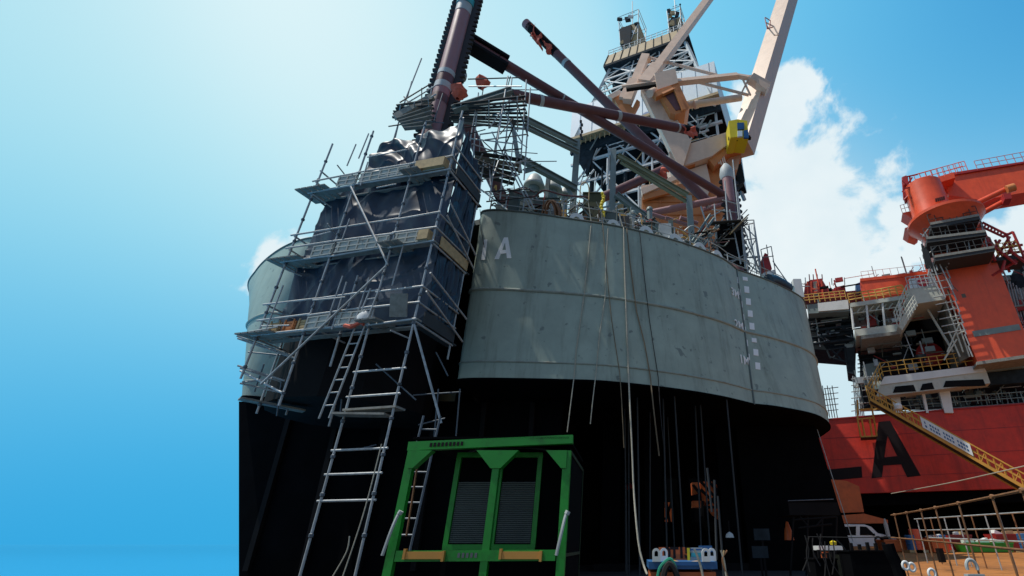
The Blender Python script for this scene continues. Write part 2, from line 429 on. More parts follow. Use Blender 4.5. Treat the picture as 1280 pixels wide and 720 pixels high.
b = B(); b.add([p - V((0, 0, .03)) for p in outl_t], [list(range(len(outl_t)))]); b.obj('main_deck', 'deck', hull)
b = B(); b.add([p + V((0, 0, .01)) for p in outl_b], [list(range(len(outl_b)))]); b.obj('keel_plate', 'keel', hull)
b = B(); b.add([(-26, 50, ZT - .03), (11.6, 50, ZT - .03), (11.3, 50, ZB + .01), (-17.3, 50, ZB + .01)], [[0, 1, 2, 3]]); b.obj('transom', 'hull', hull)
b = B(); b.add([(-14.6, 40, ZT - .04), (-6.9, 40, ZT - .04), (-6.6, 40, ZB + .02), (-14.9, 40, ZB + .02)], [[0, 1, 2, 3]]); b.obj('leg_well_wall', 'keel', hull)
b = B(); b.prism([(-14.9, 22.3, ZB + .3), (-6.75, 20.6, ZB + .3), (-7.0, 20.6, ZT - .1), (-14.7, 22.3, ZT - .1)], (0, .2, 0)); b.obj('leg_well_dark_sheet', 'keel', hull)  # black sheet added so that no sky shows through the well
b = B(); b.prism([(-14.6, 20.9, ZT - .5), (-7.05, 18.4, ZT - .5), (-7.0, 39, ZT - .5), (-14.6, 39, ZT - .5)], (0, 0, .3)); b.obj('leg_well_sky_block', 'deck', hull)  # plate added to shut out the sky above the well
for R in (LOBE, BOW, SIDE):
    for z, r in ((10.63, .075), (7.42, .045)):
        b = B(); b.path(curve_at(R, z), r, 8); b.obj('weld_band', 'band', hull, True)
    b = B(); b.path([p + V((0, 0, .02)) for p in R[-1]], .06, 6); b.obj('deck_edge_lip', 'lip', hull, True)
    b = B(); b.path([p + V((0, 0, .02)) for p in R[0]], .04, 6); b.obj('bottom_edge', 'keel', hull, True)
b = B(); b.path([SIDE[k][0] + V((-.02, -.03, 0)) for k in range(NZ)], .05, 6); b.obj('seam', 'lip', hull)
def patch(pixpolys, name, m, lift=.02):
    for poly in pixpolys:
        P = [hit(*q, lift) for q in poly]
        n = P[0][1]
        b = B(); b.prism([p[0] for p in P], -n * .012); b.obj(name, m, hull)
def offs(poly, dx, dy): return [(x + dx, y + dy) for x, y in poly]
# letters I and A (outlines on the shell)
patch([[(605.2, 299.5), (609.4, 299.5), (606.4, 325), (601.6, 325)]], 'letter', 'letterwhite')
A = [(630, 297), (635, 297), (639.5, 323), (633.5, 323), (632.6, 317.5), (625.6, 318.5), (623.6, 324), (617.8, 324.5)]
Aj = []
P = [hit(*q, .02)[0] for q in A]; nA = hit(630, 310)[1]
Pi = [hit(*q, .02)[0] for q in [(631.3, 303.5), (632.2, 313), (627.4, 313.6)]]
b = B()
# A built of three strokes so that its counter stays open
for st in ([(630, 297), (635, 297), (639.5, 323), (633.6, 323), (631.4, 304)], [(630, 297), (632, 301.5), (623.7, 324), (617.8, 324.5)], [(626.6, 313.2), (632.6, 312.6), (632.9, 316.8), (625.1, 317.8)]):
    q = [hit(x, y, .02 if st[0][0] == 630 else .024)[0] for x, y in st]; b.prism(q, -nA * .012)
b.obj('letter', 'letterwhite', hull)
rs = [(931, 348.5, 4.5), (933, 362, 8), (935, 377, 8), (937.3, 392, 8), (939.5, 407.8, 8.3), (942.2, 425.3, 5.2), (944.4, 440.5, 8), (946.8, 457.5, 8.6)]
for x, y, h in rs:
    patch([[(x - 3, y - h / 2 - .3), (x + 3, y - h / 2 + .6), (x + 3.6, y + h / 2 + .6), (x - 2.6, y + h / 2 - .3)]], 'draft_mark', 'letterwhite')
for x, y in [(922.0, 350.5), (924, 365), (926.2, 380), (928.4, 396), (930.6, 412), (933, 428.5), (935.4, 446)]:
    patch([[(x - 1.1, y - 4.2), (x + 1.1, y - 3.4), (x + 2, y + 4.6), (x - .2, y + 3.6)]], 'draft_mark', 'letterwhite')
for s, x, y in [('3M', 918.4, 367), ('2M', 923.4, 407), ('1M', 930, 451)]:
    p, n = hit(x, y, .03)
    r = V((0, 0, 1)).cross(n); r = -r if r.x < 0 else r
    text_mesh(s, .62, p, r, (0, 0, 1), .02, .006).obj('draft_numeral', 'letterwhite', hull)
# white fairleads welded along the deck edge
def fairlead(px, py, wpx):
    p = az(px, py, ZT + .02)
    e1 = az(px - 6, py - 2, ZT); e2 = az(px + 6, py + 2.6, ZT)
    # direction of the deck edge near here
    ed = BOW[-1] + SIDE[-1]; k = min(range(1, len(ed) - 1), key=lambda i: (ed[i] - p).length)
    d = (ed[k + 1] - ed[k - 1]).normalized(); nrm_ = V((d.y, -d.x, 0)); c = ed[k] - nrm_ * .25 + V((0, 0, .02))
    wd = wpx
    b = B(); n = 14
    outer = [(-wd / 2 * 1.0, 0)] + [(-wd / 2 * math.cos(math.pi * i / n), .12 + wd * .62 * math.sin(math.pi * i / n)) for i in range(n + 1)] + [(wd / 2, 0)]
    inner = [(-wd / 4.4 * 1.0, .1)] + [(-wd / 4.4 * math.cos(math.pi * i / n), .16 + wd * .28 * math.sin(math.pi * i / n)) for i in range(n + 1)] + [(wd / 4.4, .1)]
    m_ = len(outer)
    fr = [c + d * a + V((0, 0, z)) for a, z in outer] + [c + d * a + V((0, 0, z)) for a, z in inner]
    bk = [q - nrm_ * .3 for q in fr]
    b.add(fr + bk, [[i, i + 1, m_ + i + 1, m_ + i] for i in range(m_ - 1)] + [[2 * m_ + i, 2 * m_ + i + 1, 3 * m_ + i + 1, 3 * m_ + i] for i in range(m_ - 1)]
          + [[i, i + 1, 2 * m_ + i + 1, 2 * m_ + i] for i in range(m_ - 1)] + [[m_ + i, m_ + i + 1, 3 * m_ + i + 1, 3 * m_ + i] for i in range(m_ - 1)]
          + [[0, m_, 3 * m_, 2 * m_], [m_ - 1, 2 * m_ - 1, 4 * m_ - 1, 3 * m_ - 1]])
    b.obj('fairlead', 'white', hull, True)
for a in [(717, 276, .75), (766, 284, .7), (812, 294, .8), (848, 304, .85), (878, 315, .85), (901, 325, .85)]: fairlead(*a)
# ------------------------------------------------------------------ dark supports under the hull
def xat(px, Y, z): return (px - CX) / F_PX * (Y * math.cos(PITCH) + (z - EYE) * math.sin(PITCH))
yb = 21.2
b = B(); zt_ = ZB - .02
l0, l1 = xat(298.5, yb, 0), xat(298.5, yb, zt_)
b.hexa([(l0, yb, 0), (-3, yb, 0), (-3, 48, 0), (l0, 48, 0)], [(l1, yb, zt_), (-3, yb, zt_), (-3, 48, zt_), (l1, 48, zt_)])
t = thing('support_block', 'black raked steel block carrying the left end of the grey hull', 'support block', ((l0 - 3) / 2, 34, 0))
b.obj('block_body', 'keel', t)
for k in range(6):
    x = l0 + .3 + k * 2.1; b = B(); b.beam((x, yb - .12, .2), (x - .3, yb - .12, zt_ - .1), .2, .2, (0, 1, 0)); b.obj('stiffener', 'dark', t)
yr = 26.2
r0, r1 = xat(1049, yr, 1.9), xat(1019, yr, zt_)
t = thing('support_block', 'black raked steel block under the right end of the grey hull, beside the red hull', 'support block', (8, 30, 0))
b = B(); b.hexa([(5.6, yr, 0), (r0 + .5, yr, 0), (r0 + .5, 31, 0), (5.6, 31, 0)], [(5.6, yr, zt_), (r1, yr, zt_), (r1, 31, zt_), (5.6, 31, zt_)]); b.obj('block_body', 'keel', t)
b = B(); b.tube((r1 + .05, yr - .06, zt_ - .2), (r0 + .5, yr - .06, 1.2), .022); b.obj('corner_pipe', 'steel', t)
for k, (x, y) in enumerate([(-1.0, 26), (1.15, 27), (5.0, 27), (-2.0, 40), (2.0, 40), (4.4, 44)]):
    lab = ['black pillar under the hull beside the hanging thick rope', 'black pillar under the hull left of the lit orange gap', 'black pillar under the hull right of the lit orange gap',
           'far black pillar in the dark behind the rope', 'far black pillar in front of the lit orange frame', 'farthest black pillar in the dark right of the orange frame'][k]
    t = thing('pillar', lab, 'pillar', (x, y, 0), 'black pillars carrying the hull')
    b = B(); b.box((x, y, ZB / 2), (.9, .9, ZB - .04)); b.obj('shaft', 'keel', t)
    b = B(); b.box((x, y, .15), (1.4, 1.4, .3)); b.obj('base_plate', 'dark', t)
for k in range(11):
    x, y = rnd.uniform(-.5, 5.2), rnd.uniform(20, 25); b = B(); b.tube((x, y, 0), (x + rnd.uniform(-.15, .15), y, ZB - .02), .035, 7); tag(b.obj('prop', 'under', None, True), 'thin dark steel prop standing in the dark under the hull', 'prop', 'thin props under the hull')
b = B(); b.box((1.0, 34, .9), (15, 1.0, 1.8)); tag(b.obj('keel_block', 'keel'), 'long low black keel block lying in the dark under the hull', 'keel block')
# ================================================================== RIG LEG
YL = 18.5
xc, yc = -10.5, YL
leg = thing('rig_leg', 'maroon tubular rig leg with toothed racks and long diagonal braces above the hull', 'rig leg', (xc, yc, ZT))  # the rig leg: chords, racks and braces
def chord(x, y, z0, z1, r, m, pl, pr, name='chord', pitch=.34, ang=.25):
    b = B(); b.tube((x, y, z0), (x, y, z1), r, 28); o = b.obj(name, m, leg, True)
    u = V((math.cos(ang), math.sin(ang), 0)); nn = V((-u.y, u.x, 0))
    for sgn, L in ((-1, pl), (1, pr)):
        prof = []
        n = int((z1 - z0) / pitch)
        pts = [(r * .6, z0)]
        for i in range(n):
            z = z0 + i * pitch
            pts += [(L - .17, z), (L, z + pitch * .32), (L, z + pitch * .55), (L - .17, z + pitch * .85)]
        pts += [(L - .17, z1), (r * .6, z1)]
        b = B()
        for i in range(n):  # each tooth and its bit of plate, kept convex
            z = z0 + i * pitch
            q = [(r * .6, z), (L - .26, z), (L, z + pitch * .25), (L, z + pitch * .5), (L - .26, z + pitch * .8), (L - .26, z + pitch), (r * .6, z + pitch)]
            b.prism([V((x, y, 0)) + u * (sgn * a) + nn * .09 + V((0, 0, zz)) for a, zz in q], nn * -.18)
        b.obj('rack', 'rack', o)
    return o
c1 = chord(xc, yc, ZT - 1, 34.5, .46, 'pink', .78, .98, pitch=.42)
for z0, z1, m in ((23.3, 23.75, 'tape'), (24.4, 24.75, 'tape'), (30.2, 31.0, 'tape'), (31.0, 31.6, 'teal')):
    b = B(); b.tube((xc, yc, z0), (xc, yc, z1), .48 if m == 'tape' else .53, 24); b.obj('wrap', m, c1, True)
for z0, z1, m in ((23.78, 24.38, 'maroon'), (22.2, 22.8, 'maroon')):
    b = B(); b.tube((xc, yc, z0), (xc, yc, z1), .468, 24); b.obj('paint_patch', m, c1, True)
c2 = chord(8.2, 32, ZT - .5, 29.2, .46, 'maroon', .75, .95, pitch=.6, ang=.1)
b = B(); b.tube((8.2, 32, 26.0), (8.2, 32, 29.0), .475, 20); b.obj('wrap', 'pink', c2, True)
b = B(); b.lathe([(.5, 0), (.62, .5), (.5, 1.2), (.2, 1.7)], (8.2, 32, 28.6), 16); b.obj('wrap', 'tape', c2, True)
def brace(pa, pb, r, m='maroon', bands=(), cloth=None):
    b = B(); b.tube(pa, pb, r, 18); o = b.obj('brace', m, leg, True)
    d = (V(pb) - V(pa)); L = d.length; d.normalize()
    for t, mm, l in bands:
        q = V(pa) + d * (t * L); b = B(); b.tube(q, q + d * l, r * 1.05, 18); b.obj('band', mm, o, True)
    if cloth is not None:
        for t, sz in cloth:
            q = V(pa) + d * (t * L); rows = []
            for i in range(9):
                row = []
                for j in range(9):
                    a = (i / 8 - .5) * sz * 1.1; bb = j / 8 * sz
                    k = V((q.x, q.y, q.z)) + d * (a * (1 - .35 * j / 8)) + V((0, 0, -bb - r * .4))
                    k += V((noise.noise(k * 1.9) * .35 * sz, -r * 1.0 + noise.noise(k * 2.3 + V((9, 0, 0))) * .4 * sz, noise.noise(k * 1.3 + V((0, 5, 0))) * .35 * sz))
                    row.append(k)
                rows.append(row)
            b = B(); b.grid(rows); ob = b.obj('cloth', 'rag', o, True); so_ = ob.modifiers.new('thick', 'SOLIDIFY'); so_.thickness = .02
    return o
A0, A1 = at(584, 52, 19.2), at(906, 245, 32)
brace(A0, A1, .34, bands=((.09, 'dark', .05), (.30, 'tape', .1)))
# split sleeve near the chord: two dark channel halves
d = (A1 - A0).normalized()
for s in (1, -1):
    b = B(); q = A0 + V((0, 0, .34 * s)); b.beam(q, q + d * 2.6, .9, .22); b.obj('sleeve', 'dark', leg)
brace(at(657, 29, 29), at(888, 256, 33), .43, bands=((.0, 'pink', .9), (.02, 'dark', 4.2), (.235, 'tape', .35), (.77, 'tape', .3)), cloth=((.075, 1.7), (.14, 1.2)))
brace(at(632, 117, 21), at(868, 164, 29), .36, bands=((.14, 'tape', .25), (.52, 'tape', .3), (.88, 'tape', .18), (.92, 'dark', 1.5)), cloth=((.95, 1.0), (.985, .9)))
brace(at(575, 138, 19), at(634, 262, 22.5), .36)
brace(at(747, 250, 32), at(829, 212, 36), .42, cloth=((.98, 1.4),))
brace(at(800, 269, 33), at(906, 248, 32), .30, 'pink')
b = B(); b.tube(at(575, 62, 19.5), at(566, 125, 19.5), .42, 16); b.obj('brace', 'maroon', leg, True)
b = B(); b.tube(at(574, 92, 19.05), at(573, 96, 19.05), .45, 16); b.obj('brace_band', 'tape', leg, True)
# ================================================================== SCAFFOLD TOWER
R0 = V((-6.9, 14.0, 0)); EU = V((-.9741, .2260, 0)); EG = V((.2260, .9741, 0))
def S(u, d, z): return R0 + EU * u + EG * d + V((0, 0, z))
RT = .036
sc = thing('scaffold_tower', 'tall galvanised tube scaffold tower with three board decks in front of the rig leg', 'scaffold', S(2.5, 1.5, 0))
b = B(); b.lathe([(RT * 1.02, -.06), (RT * 1.75, -.035), (RT * 1.75, .035), (RT * 1.02, .06)], (0, 0, 0), 8); CPL = b.obj('coupler', 'coupler', sc); CPL.location = S(0, 0, 5.3) - wloc(sc)
for v in CPL.data.vertices: v.co += wloc(sc)
def std(u, d, z0, z1, step=1.0, par=sc, couplers=True):
    b = B(); b.tube(S(u, d, z0), S(u, d, z1), RT); o = b.obj('standard', 'steel', par, True)
    if couplers:
        z = math.ceil(z0) + .3
        while z < z1 - .05:
            k = CPL.copy(); COL.objects.link(k); k.parent = o; k.location = S(u, d, z) - wloc(o); z += step
    return o
def led(u0, u1, d0, d1, z0, z1=None, r=RT, m='steel', nm='ledger', par=sc):
    b = B(); b.tube(S(u0, d0, z0), S(u1, d1, z1 if z1 is not None else z0), r, 7); return b.obj(nm, m, par, True)
for u, z0, z1 in ((0, 0, 16.75), (1.64, 0, 16.5), (4.16, 4.9, 16.6), (6.1, 5.9, 16.3)): std(u, 0, z0, z1)
for u, z0, z1 in ((0, 6.8, 14.9), (6.15, 5.2, 13.9), (4.16, 4.7, 14.5)): std(u, 2.1, z0, z1, couplers=False)
std(6.15, 1.0, 5.0, 14.9); std(3.05, .35, 6.2, 9.6); std(2.2, 2.4, 13, 16.2)
LV = (13.62, 10.34, 7.39)
for k, z in enumerate(LV):
    for dz in (.0, .62, 1.22):
        for (a, b_) in ((-.1, 1.7), (1.6, 4.2), (4.1, 6.3)):
            if k == 0 and dz > .9: continue
            j = rnd.uniform(-.04, .04)
            led(a, b_, -.06, -.06, z + dz + j, z + dz + rnd.uniform(-.05, .05))
    for u in (-.05, 6.2):
        for dz in (-.06, .6, 1.2):
            led(u, u, 0, 2.15, z + dz)
    # boards
    for i in range(2):
        b = B(); d_ = .12 + i * .5
        b.beam(S(-.1, d_, z + .04 + .004 * i), S(6.3, d_, z + .04 + .006 * i), .23, .05); b.obj('board', 'plank', sc)
    # toe boards
    for (a, b_) in ((.15, 1.5), (1.75, 3.95), (4.05, 4.95)) if k < 2 else ((1.9, 3.0), (3.2, 4.1)):
        b = B(); tz = rnd.uniform(-.03, .03); b.beam(S(a, -.07, z + .27), S(b_, -.07, z + .27 + tz), .03, .44)
        n_ = int((b_ - a) / .4)
        for i in range(n_ + 1):
            u = a + .08 + i * .4
            if u < b_: b.beam(S(u, -.1, z + .05), S(u, -.1, z + .49), .05, .04)
        for zz in (.05, .27, .48): b.beam(S(a, -.1, z + zz), S(b_, -.1, z + zz + tz), .035, .04)
        b.obj('toe_board', 'panelgrey', sc)
    # transverse board ends sticking out at the left and in the middle bay
    for i in range(5):
        b = B(); b.beam(S(6.55 - i * .29, -.35, z + .02), S(6.55 - i * .29, .7, z + .1), .24, .05); b.obj('board', 'plank', sc)
    for i in range(3):
        b = B(); b.beam(S(1.75 - i * .28, -.45, z + .0), S(1.75 - i * .28, .5, z + .1), .23, .05); b.obj('board', 'plank', sc)
    # side fascia
    b = B(); b.beam(S(-.1, .3, z + .22), S(-.1, 2.1, z + .22), .04, .42); b.obj('toe_board', 'timber' if k == 1 else 'under', sc)
    b = B(); b.beam(S(.15, .5, z + .03), S(.15, 2.4, z + .03), .4, .05); b.obj('board', 'under', sc)
b = B(); b.beam(S(.12, .0, 13.62 + .28), S(1.35, .0, 13.62 + .28), .5, .42); b.obj('timber_box', 'timber', sc)
b = B(); b.beam(S(.1, .0, 10.34 + .26), S(.5, .0, 10.34 + .26), .4, .4); b.obj('timber_box', 'timber', sc)
for z in (5.8, 5.02, 3.47, 2.82, 2.14): led(-.1, 1.75, 0, 0, z, r=.034)
b = B(); b.beam(S(-.1, .15, 4.62), S(1.7, .15, 4.62), .45, .06); b.obj('board', 'plank', sc)
led(4.2, 1.45, -.12, -.12, 13.5, 9.55, nm='brace', m='steel'); led(1.5, 5.0, -.14, -.14, 9.5, 5.6, nm='brace')
led(0, -1.3, .0, .5, 7.3, 4.2, nm='brace'); led(4.2, 6.3, .05, .05, 5.3, 6.2, nm='brace')
for (p, q, Y0, Y1) in (((296, 420), (436, 469), 15.5, 17.5), ((297, 423), (398, 458), 15.4, 16.5), ((297, 457), (356, 476), 15.6, 16.2), ((300, 479), (366, 494), 15.6, 16.6), ((300, 460), (352, 477), 15.5, 16.3), ((303, 478), (340, 473), 15.5, 15.8), ((395, 412), (455, 440), 15, 17)):
    b = B(); b.tube(at(*p, Y0), at(*q, Y1), .032); b.obj('ledger', 'steel', sc, True)
b = B(); b.beam(at(299, 498, 16), at(380, 514, 17.4), .4, .06); b.obj('board', 'plank', sc)
b = B(); b.beam(at(420, 518, 14.3), at(485, 519, 14.1), .4, .06); b.obj('board', 'plank', sc)
for (u0, u1, d0, d1, z0, z1) in ((-.2, -.2, .2, 2.4, 12.2, 11.2), (-.2, -.2, .2, 2.4, 11.6, 10.6), (-.2, -.2, 0, 2.5, 9.1, 8.5), (-.2, -.2, 0, 2.5, 8.4, 7.6)): led(u0, u1, d0, d1, z0, z1, r=.035)
# timber and netting stacked on the lowest deck
for i, (u, m, wd) in enumerate(((5.6, 'timber', .5), (5.0, 'orange', .5), (4.4, 'timber', .55), (3.75, 'plank', .5))):
    lab = ['short timber offcut lying at the left end of the lowest scaffold deck', 'rust orange timber piece between offcuts on the lowest scaffold deck', 'brown timber crate wall on the lowest scaffold deck', 'grey board panel leaning on the lowest scaffold deck behind the ladder'][i]
    b = B()
    for k in range(4): b.beam(S(u + wd / 2, .1, 7.53 + k * .1), S(u - wd / 2, .1, 7.55 + k * .1), .05, .085)
    for k in (-1, 1): b.beam(S(u + k * wd * .35, .06, 7.5), S(u + k * wd * .35, .06, 7.95), .05, .03)
    tag(b.obj('timber_panel', m), lab, 'timber', 'timber kept on the lowest scaffold deck')
b = B(); b.lathe([(.05, 0), (.26, .04), (.28, .2), (.2, .38), (.06, .44)], S(1.95, .1, 7.5), 12); tag(b.obj('sack', 'white', None, True), 'white sack on the lowest scaffold deck by the ladder top', 'sack')
b = B(); b.path([S(2.5, -.1, 7.4), S(2.2, -.15, 7.3), S(1.9, -.12, 7.45), S(1.75, -.1, 7.38)], .07); tag(b.obj('rag', 'rag', None, True), 'small red rag tied to the lowest scaffold deck', 'rag')
b = B(); b.box(S(.5, -.25, 7.85), (.55, .06, .75), Matrix.Rotation(.4, 3, 'X')); tag(b.obj('board_panel', 'plank'), 'pale square board propped at the right end of the lowest scaffold deck', 'board')
# extra loose tubes, ties and droppers that make the tower look lived in
for i in range(26):
    u0 = rnd.uniform(-.1, 6.0); z0 = rnd.choice(LV) + rnd.uniform(-.5, 1.4); k = i % 3
    if k == 0: led(u0, u0 + rnd.uniform(.5, 2.2), -.09, -.09, z0, z0 + rnd.uniform(-.1, .1), r=.026, nm='loose_tube')
    elif k == 1: led(u0, u0 + rnd.uniform(-.05, .05), -.1, -.08, z0, z0 + rnd.uniform(.8, 1.8), r=.026, nm='loose_tube')
    else: led(u0, u0 + rnd.uniform(-.3, .3), -.25, rnd.uniform(.3, .6), z0, z0 + rnd.uniform(-.1, .1), r=.026, nm='putlog')
for (p, q) in (((523, 531), (556, 523)), ((548, 486), (541, 566)), ((575, 486), (570, 545)), ((516, 494), (576, 490)), ((430, 470), (425, 520)), ((470, 455), (520, 500)), ((545, 440), (560, 470)), ((352, 475), (346, 520)), ((330, 455), (318, 490)), ((383, 440), (420, 475)), ((300, 497), (360, 512)), ((310, 440), (370, 446)), ((440, 420), (452, 395)), ((455, 560), (470, 556))):
    b = B(); b.tube(at(*p, 16.2), at(*q, 16.6), .026, 6); b.obj('tie_tube', 'coupler', sc, True)
# ladders
def ladder(p, q, w, n, label, m='steel', side=None, r=.03):
    p, q = V(p), V(q); s_ = V((1, .1, 0)).normalized() if side is None else V(side).normalized()
    t = thing('ladder', label, 'ladder', p)
    for k in (-1, 1):
        b = B(); b.tube(p + s_ * (w / 2 * k), q + s_ * (w / 2 * k), r); b.obj('stile', m, t, True)
    for i in range(1, n):
        c = p.lerp(q, i / n); b = B(); b.tube(c - s_ * w / 2, c + s_ * w / 2, r * .75, 6); b.obj('rung', m, t, True)
    return t
ladder(at(405, 523, 14.6), at(469, 360, 14.3), .36, 11, 'narrow aluminium ladder leaning up to the lowest scaffold deck', side=EU)
ladder(at(500, 690, 12.5), at(540, 520, 12.6), .42, 9, 'thin dark ladder standing in the shade behind the green frame', 'coupler')
ladder(at(893, 345, 26.6), at(890, 291, 26.9), .45, 6, 'short steel ladder up to the scaffold stair at the far leg chord')
# thin ropes hanging at the tower foot
for pts, lab in (([(477, 555), (455, 640), (428, 722)], 'long thin pale rope slanting down left of the green frame'), ([(437, 670), (433, 690), (415, 722)], 'short loose rope end near the ground left of the green frame')):
    b = B(); b.path(crv([at(x, y, 11.5) for x, y in pts], 14), .014); tag(b.obj('rope', 'rope', None, True), lab, 'rope')
# ------------------------------------------------------------------ tarpaulins
def tarp(u0, u1, z0, z1, d, label, amp=.16, nfold=7, seed=0, side=False, top=None, bot=None, nu=110, nz=60, crumple=0):
    rows = []
    for j in range(nz):
        row = []
        for i in range(nu):
            s, t = i / (nu - 1), j / (nz - 1)
            a = top(s) if top else z1; bb = bot(s) if bot else z0
            z = bb + (a - bb) * t
            q = V((s * 6 + seed, t * 3, seed * .7))
            wv = noise.noise(q * .45 + V((3, 1, 0)))
            w_ = noise.noise(V((s * 2.0 + seed, t * .8, 2)))
            f = .13 * noise.noise(q * .5) + .05 * noise.noise(q * 1.3)
            f += .05 * math.sin(6.28 * (s * nfold + t * .5 + 1.6 * w_)) * (.3 + .7 * t) * min(1, abs(wv) * 3)
            f -= .05 * (1 - abs(math.sin(math.pi * (s * 3.3 - t * 1.3 + 1.8 * w_)))) ** 5 + .05 * (1 - abs(math.sin(math.pi * (s * 2.1 + t * 1.7 + 1.5 * w_ + .4)))) ** 5
            if crumple:
                sk = 2.4 * t * (1 - .5 * s)
                f += crumple * (.55 * math.sin(6.28 * (3.6 * s + sk + .7 * w_)) + .16 * math.sin(6.28 * (8.5 * s + 1.4 * sk + 1.2 * w_))) * (.35 + .65 * t) - .15 * math.sin(t * 3.1)
            if side: p = S(d - f, u0 + (u1 - u0) * s, z)
            else: p = S(u0 + (u1 - u0) * s, d + f, z)
            row.append(p)
        rows.append(row)
    b = B(); b.grid(rows); o = b.obj('tarpaulin', 'tarp', None, True)
    for p in o.data.polygons: p.use_smooth = True
    m_ = o.modifiers.new('thick', 'SOLIDIFY'); m_.thickness = .012
    return tag(o, label, 'tarpaulin', 'navy tarpaulins around the leg scaffold')
tarp(6.05, .05, 10.5, 14.15, .55, 'navy tarpaulin hung between the top and middle scaffold decks', seed=1, amp=.2)
tarp(6.1, .05, 7.5, 10.9, .55, 'navy tarpaulin hung between the middle and lowest scaffold decks', seed=5, amp=.2)
tarp(4.3, .02, 13.7, 16.3, .45, 'crumpled shiny navy tarpaulin bunched on top of the scaffold tower', seed=9, amp=.18, nfold=5, crumple=.24,
     top=lambda s: 16.05 + .55 * s + .12 * math.sin(s * 9), bot=lambda s: 13.85 + .1 * math.sin(s * 7))
tarp(.5, 2.1, 13.7, 16.1, .0, 'dark tarpaulin side sheet at the top right of the scaffold tower', seed=12, amp=.15, side=True, top=lambda s: 16.1 - 1.1 * s)
tarp(.5, 2.1, 10.4, 13.55, .0, 'dark tarpaulin side sheet between the upper scaffold decks facing the hull', seed=15, amp=.12, side=True)
tarp(.5, 2.1, 7.45, 10.3, .0, 'dark tarpaulin side sheet at the lower right of the scaffold tower facing the hull', seed=18, amp=.12, side=True)
# inside of the tower is closed by the leg shaft wrapped in black
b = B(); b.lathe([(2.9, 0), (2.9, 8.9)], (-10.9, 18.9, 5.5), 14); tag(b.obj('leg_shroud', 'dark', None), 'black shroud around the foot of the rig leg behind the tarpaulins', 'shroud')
# ------------------------------------------------------------------ scaffold platform round the leg chord
up_ = thing('scaffold_platform', 'dark tube scaffold platform with guard rails around the maroon leg chord', 'scaffold', (-9, 18.3, ZT))
def quad_deck(pix, z, th, m, nm, par):
    b = B(); b.prism([az(x, y, z) for x, y in pix], (0, 0, th)); b.obj(nm, m, par)
zU = 20.4
def slat_deck(pa, pb, pc, pd, z, n):
    """boards running from edge pa-pb to edge pd-pc with small gaps"""
    A_, B_, C_, D_ = [az(x, y, z) for x, y in (pa, pb, pc, pd)]
    for k in range(n):
        t = (k + .5) / n; p, q = A_.lerp(D_, t), B_.lerp(C_, t); w_ = (D_ - A_).length / n * .84
        j = V((0, 0, rnd.uniform(-.04, .04))); ov = (q - p) * rnd.uniform(0, .06)
        b = B(); b.beam(p - ov + j, q + ov * .7 + j, w_, .05); b.obj('board', rnd.choice(['under', 'under', 'plank', 'darkplank']), up_)
    for t in (.1, .5, .9):
        p, q = A_.lerp(B_, t), D_.lerp(C_, t); b = B(); b.tube(p - V((0, 0, .08)), q - V((0, 0, .08)), .034, 6); b.obj('transom', 'steel', up_, True)
slat_deck((492, 148), (545, 160), (540, 122), (497, 131), zU, 7)
slat_deck((566, 154), (656, 164), (656, 118), (568, 130), zU, 9)
slat_deck((583, 216), (640, 232), (652, 198), (598, 190), 17.3, 6)
def wtube(p, q, Y0, Y1, r=.034, nm='tube', m='steel', par=up_):
    b = B(); b.tube(at(*p, Y0), at(*q, Y1), r, 7); b.obj(nm, m, par, True)
Yu = 17.2
for p, q in (((493, 146), (545, 118)), ((497, 136), (543, 108)), ((500, 128), (538, 105)), ((494, 150), (540, 128)), ((486, 158), (512, 154)), ((505, 121), (512, 130)),
             ((585, 99), (650, 97)), ((586, 108), (652, 108)), ((568, 140), (640, 112)), ((566, 136), (600, 128)), ((600, 168), (658, 160)), ((606, 175), (658, 168)), ((572, 160), (655, 152)), ((590, 150), (656, 135)),
             ((590, 180), (650, 200)), ((600, 190), (652, 186)), ((586, 173), (645, 180)), ((650, 118), (658, 140)), ((575, 190), (625, 212)), ((585, 200), (640, 222)), ((596, 225), (650, 218)), ((604, 240), (662, 236)), ((608, 252), (665, 246)), ((600, 236), (634, 262)), ((590, 212), (612, 205)),
             ((632, 112), (622, 175)), ((640, 112), (660, 170)), ((625, 130), (652, 178)), ((612, 160), (640, 120)), ((645, 150), (628, 190))):
    wtube(p, q, Yu + rnd.uniform(-.6, .9), Yu + rnd.uniform(-.6, .9), nm='ledger', m='steel' if rnd.random() < .55 else 'under')
for p, q in (((527, 73), (507, 124)), ((507, 124), (491, 178)), ((500, 146), (494, 172)), ((635, 95), (615, 205)), ((658, 100), (650, 215)), ((640, 97), (625, 250)), ((598, 116), (590, 215)), ((612, 250), (623, 165)), ((596, 130), (584, 196)), ((663, 110), (655, 225)), ((540, 108), (532, 160)), ((577, 150), (566, 230)), ((588, 205), (578, 255)), ((632, 190), (668, 262)), ((615, 165), (664, 262)), ((605, 200), (596, 262))):
    wtube(p, q, Yu, Yu + .3, nm='standard', m='steel')
for i in range(34):
    px = rnd.uniform(497, 660); 
    if 546 < px < 566: px += 30
    py = rnd.uniform(118, 168) if px < 560 else rnd.uniform(110, 245)
    a_ = at(px, py, rnd.uniform(16.4, 18.6)); k = i % 3
    e_ = a_ + (V((rnd.uniform(.8, 2.0), rnd.uniform(-.3, .3), rnd.uniform(-.1, .1))) if k == 0 else V((rnd.uniform(-.1, .1), 0, rnd.uniform(.8, 2.2))) if k == 1 else V((rnd.uniform(-.9, .9), rnd.uniform(-.4, .8), rnd.uniform(.5, 1.2))))
    b = B(); b.tube(a_, e_, .026, 6); b.obj('tie_tube', rnd.choice(['steel', 'under', 'under', 'coupler']), up_, True)
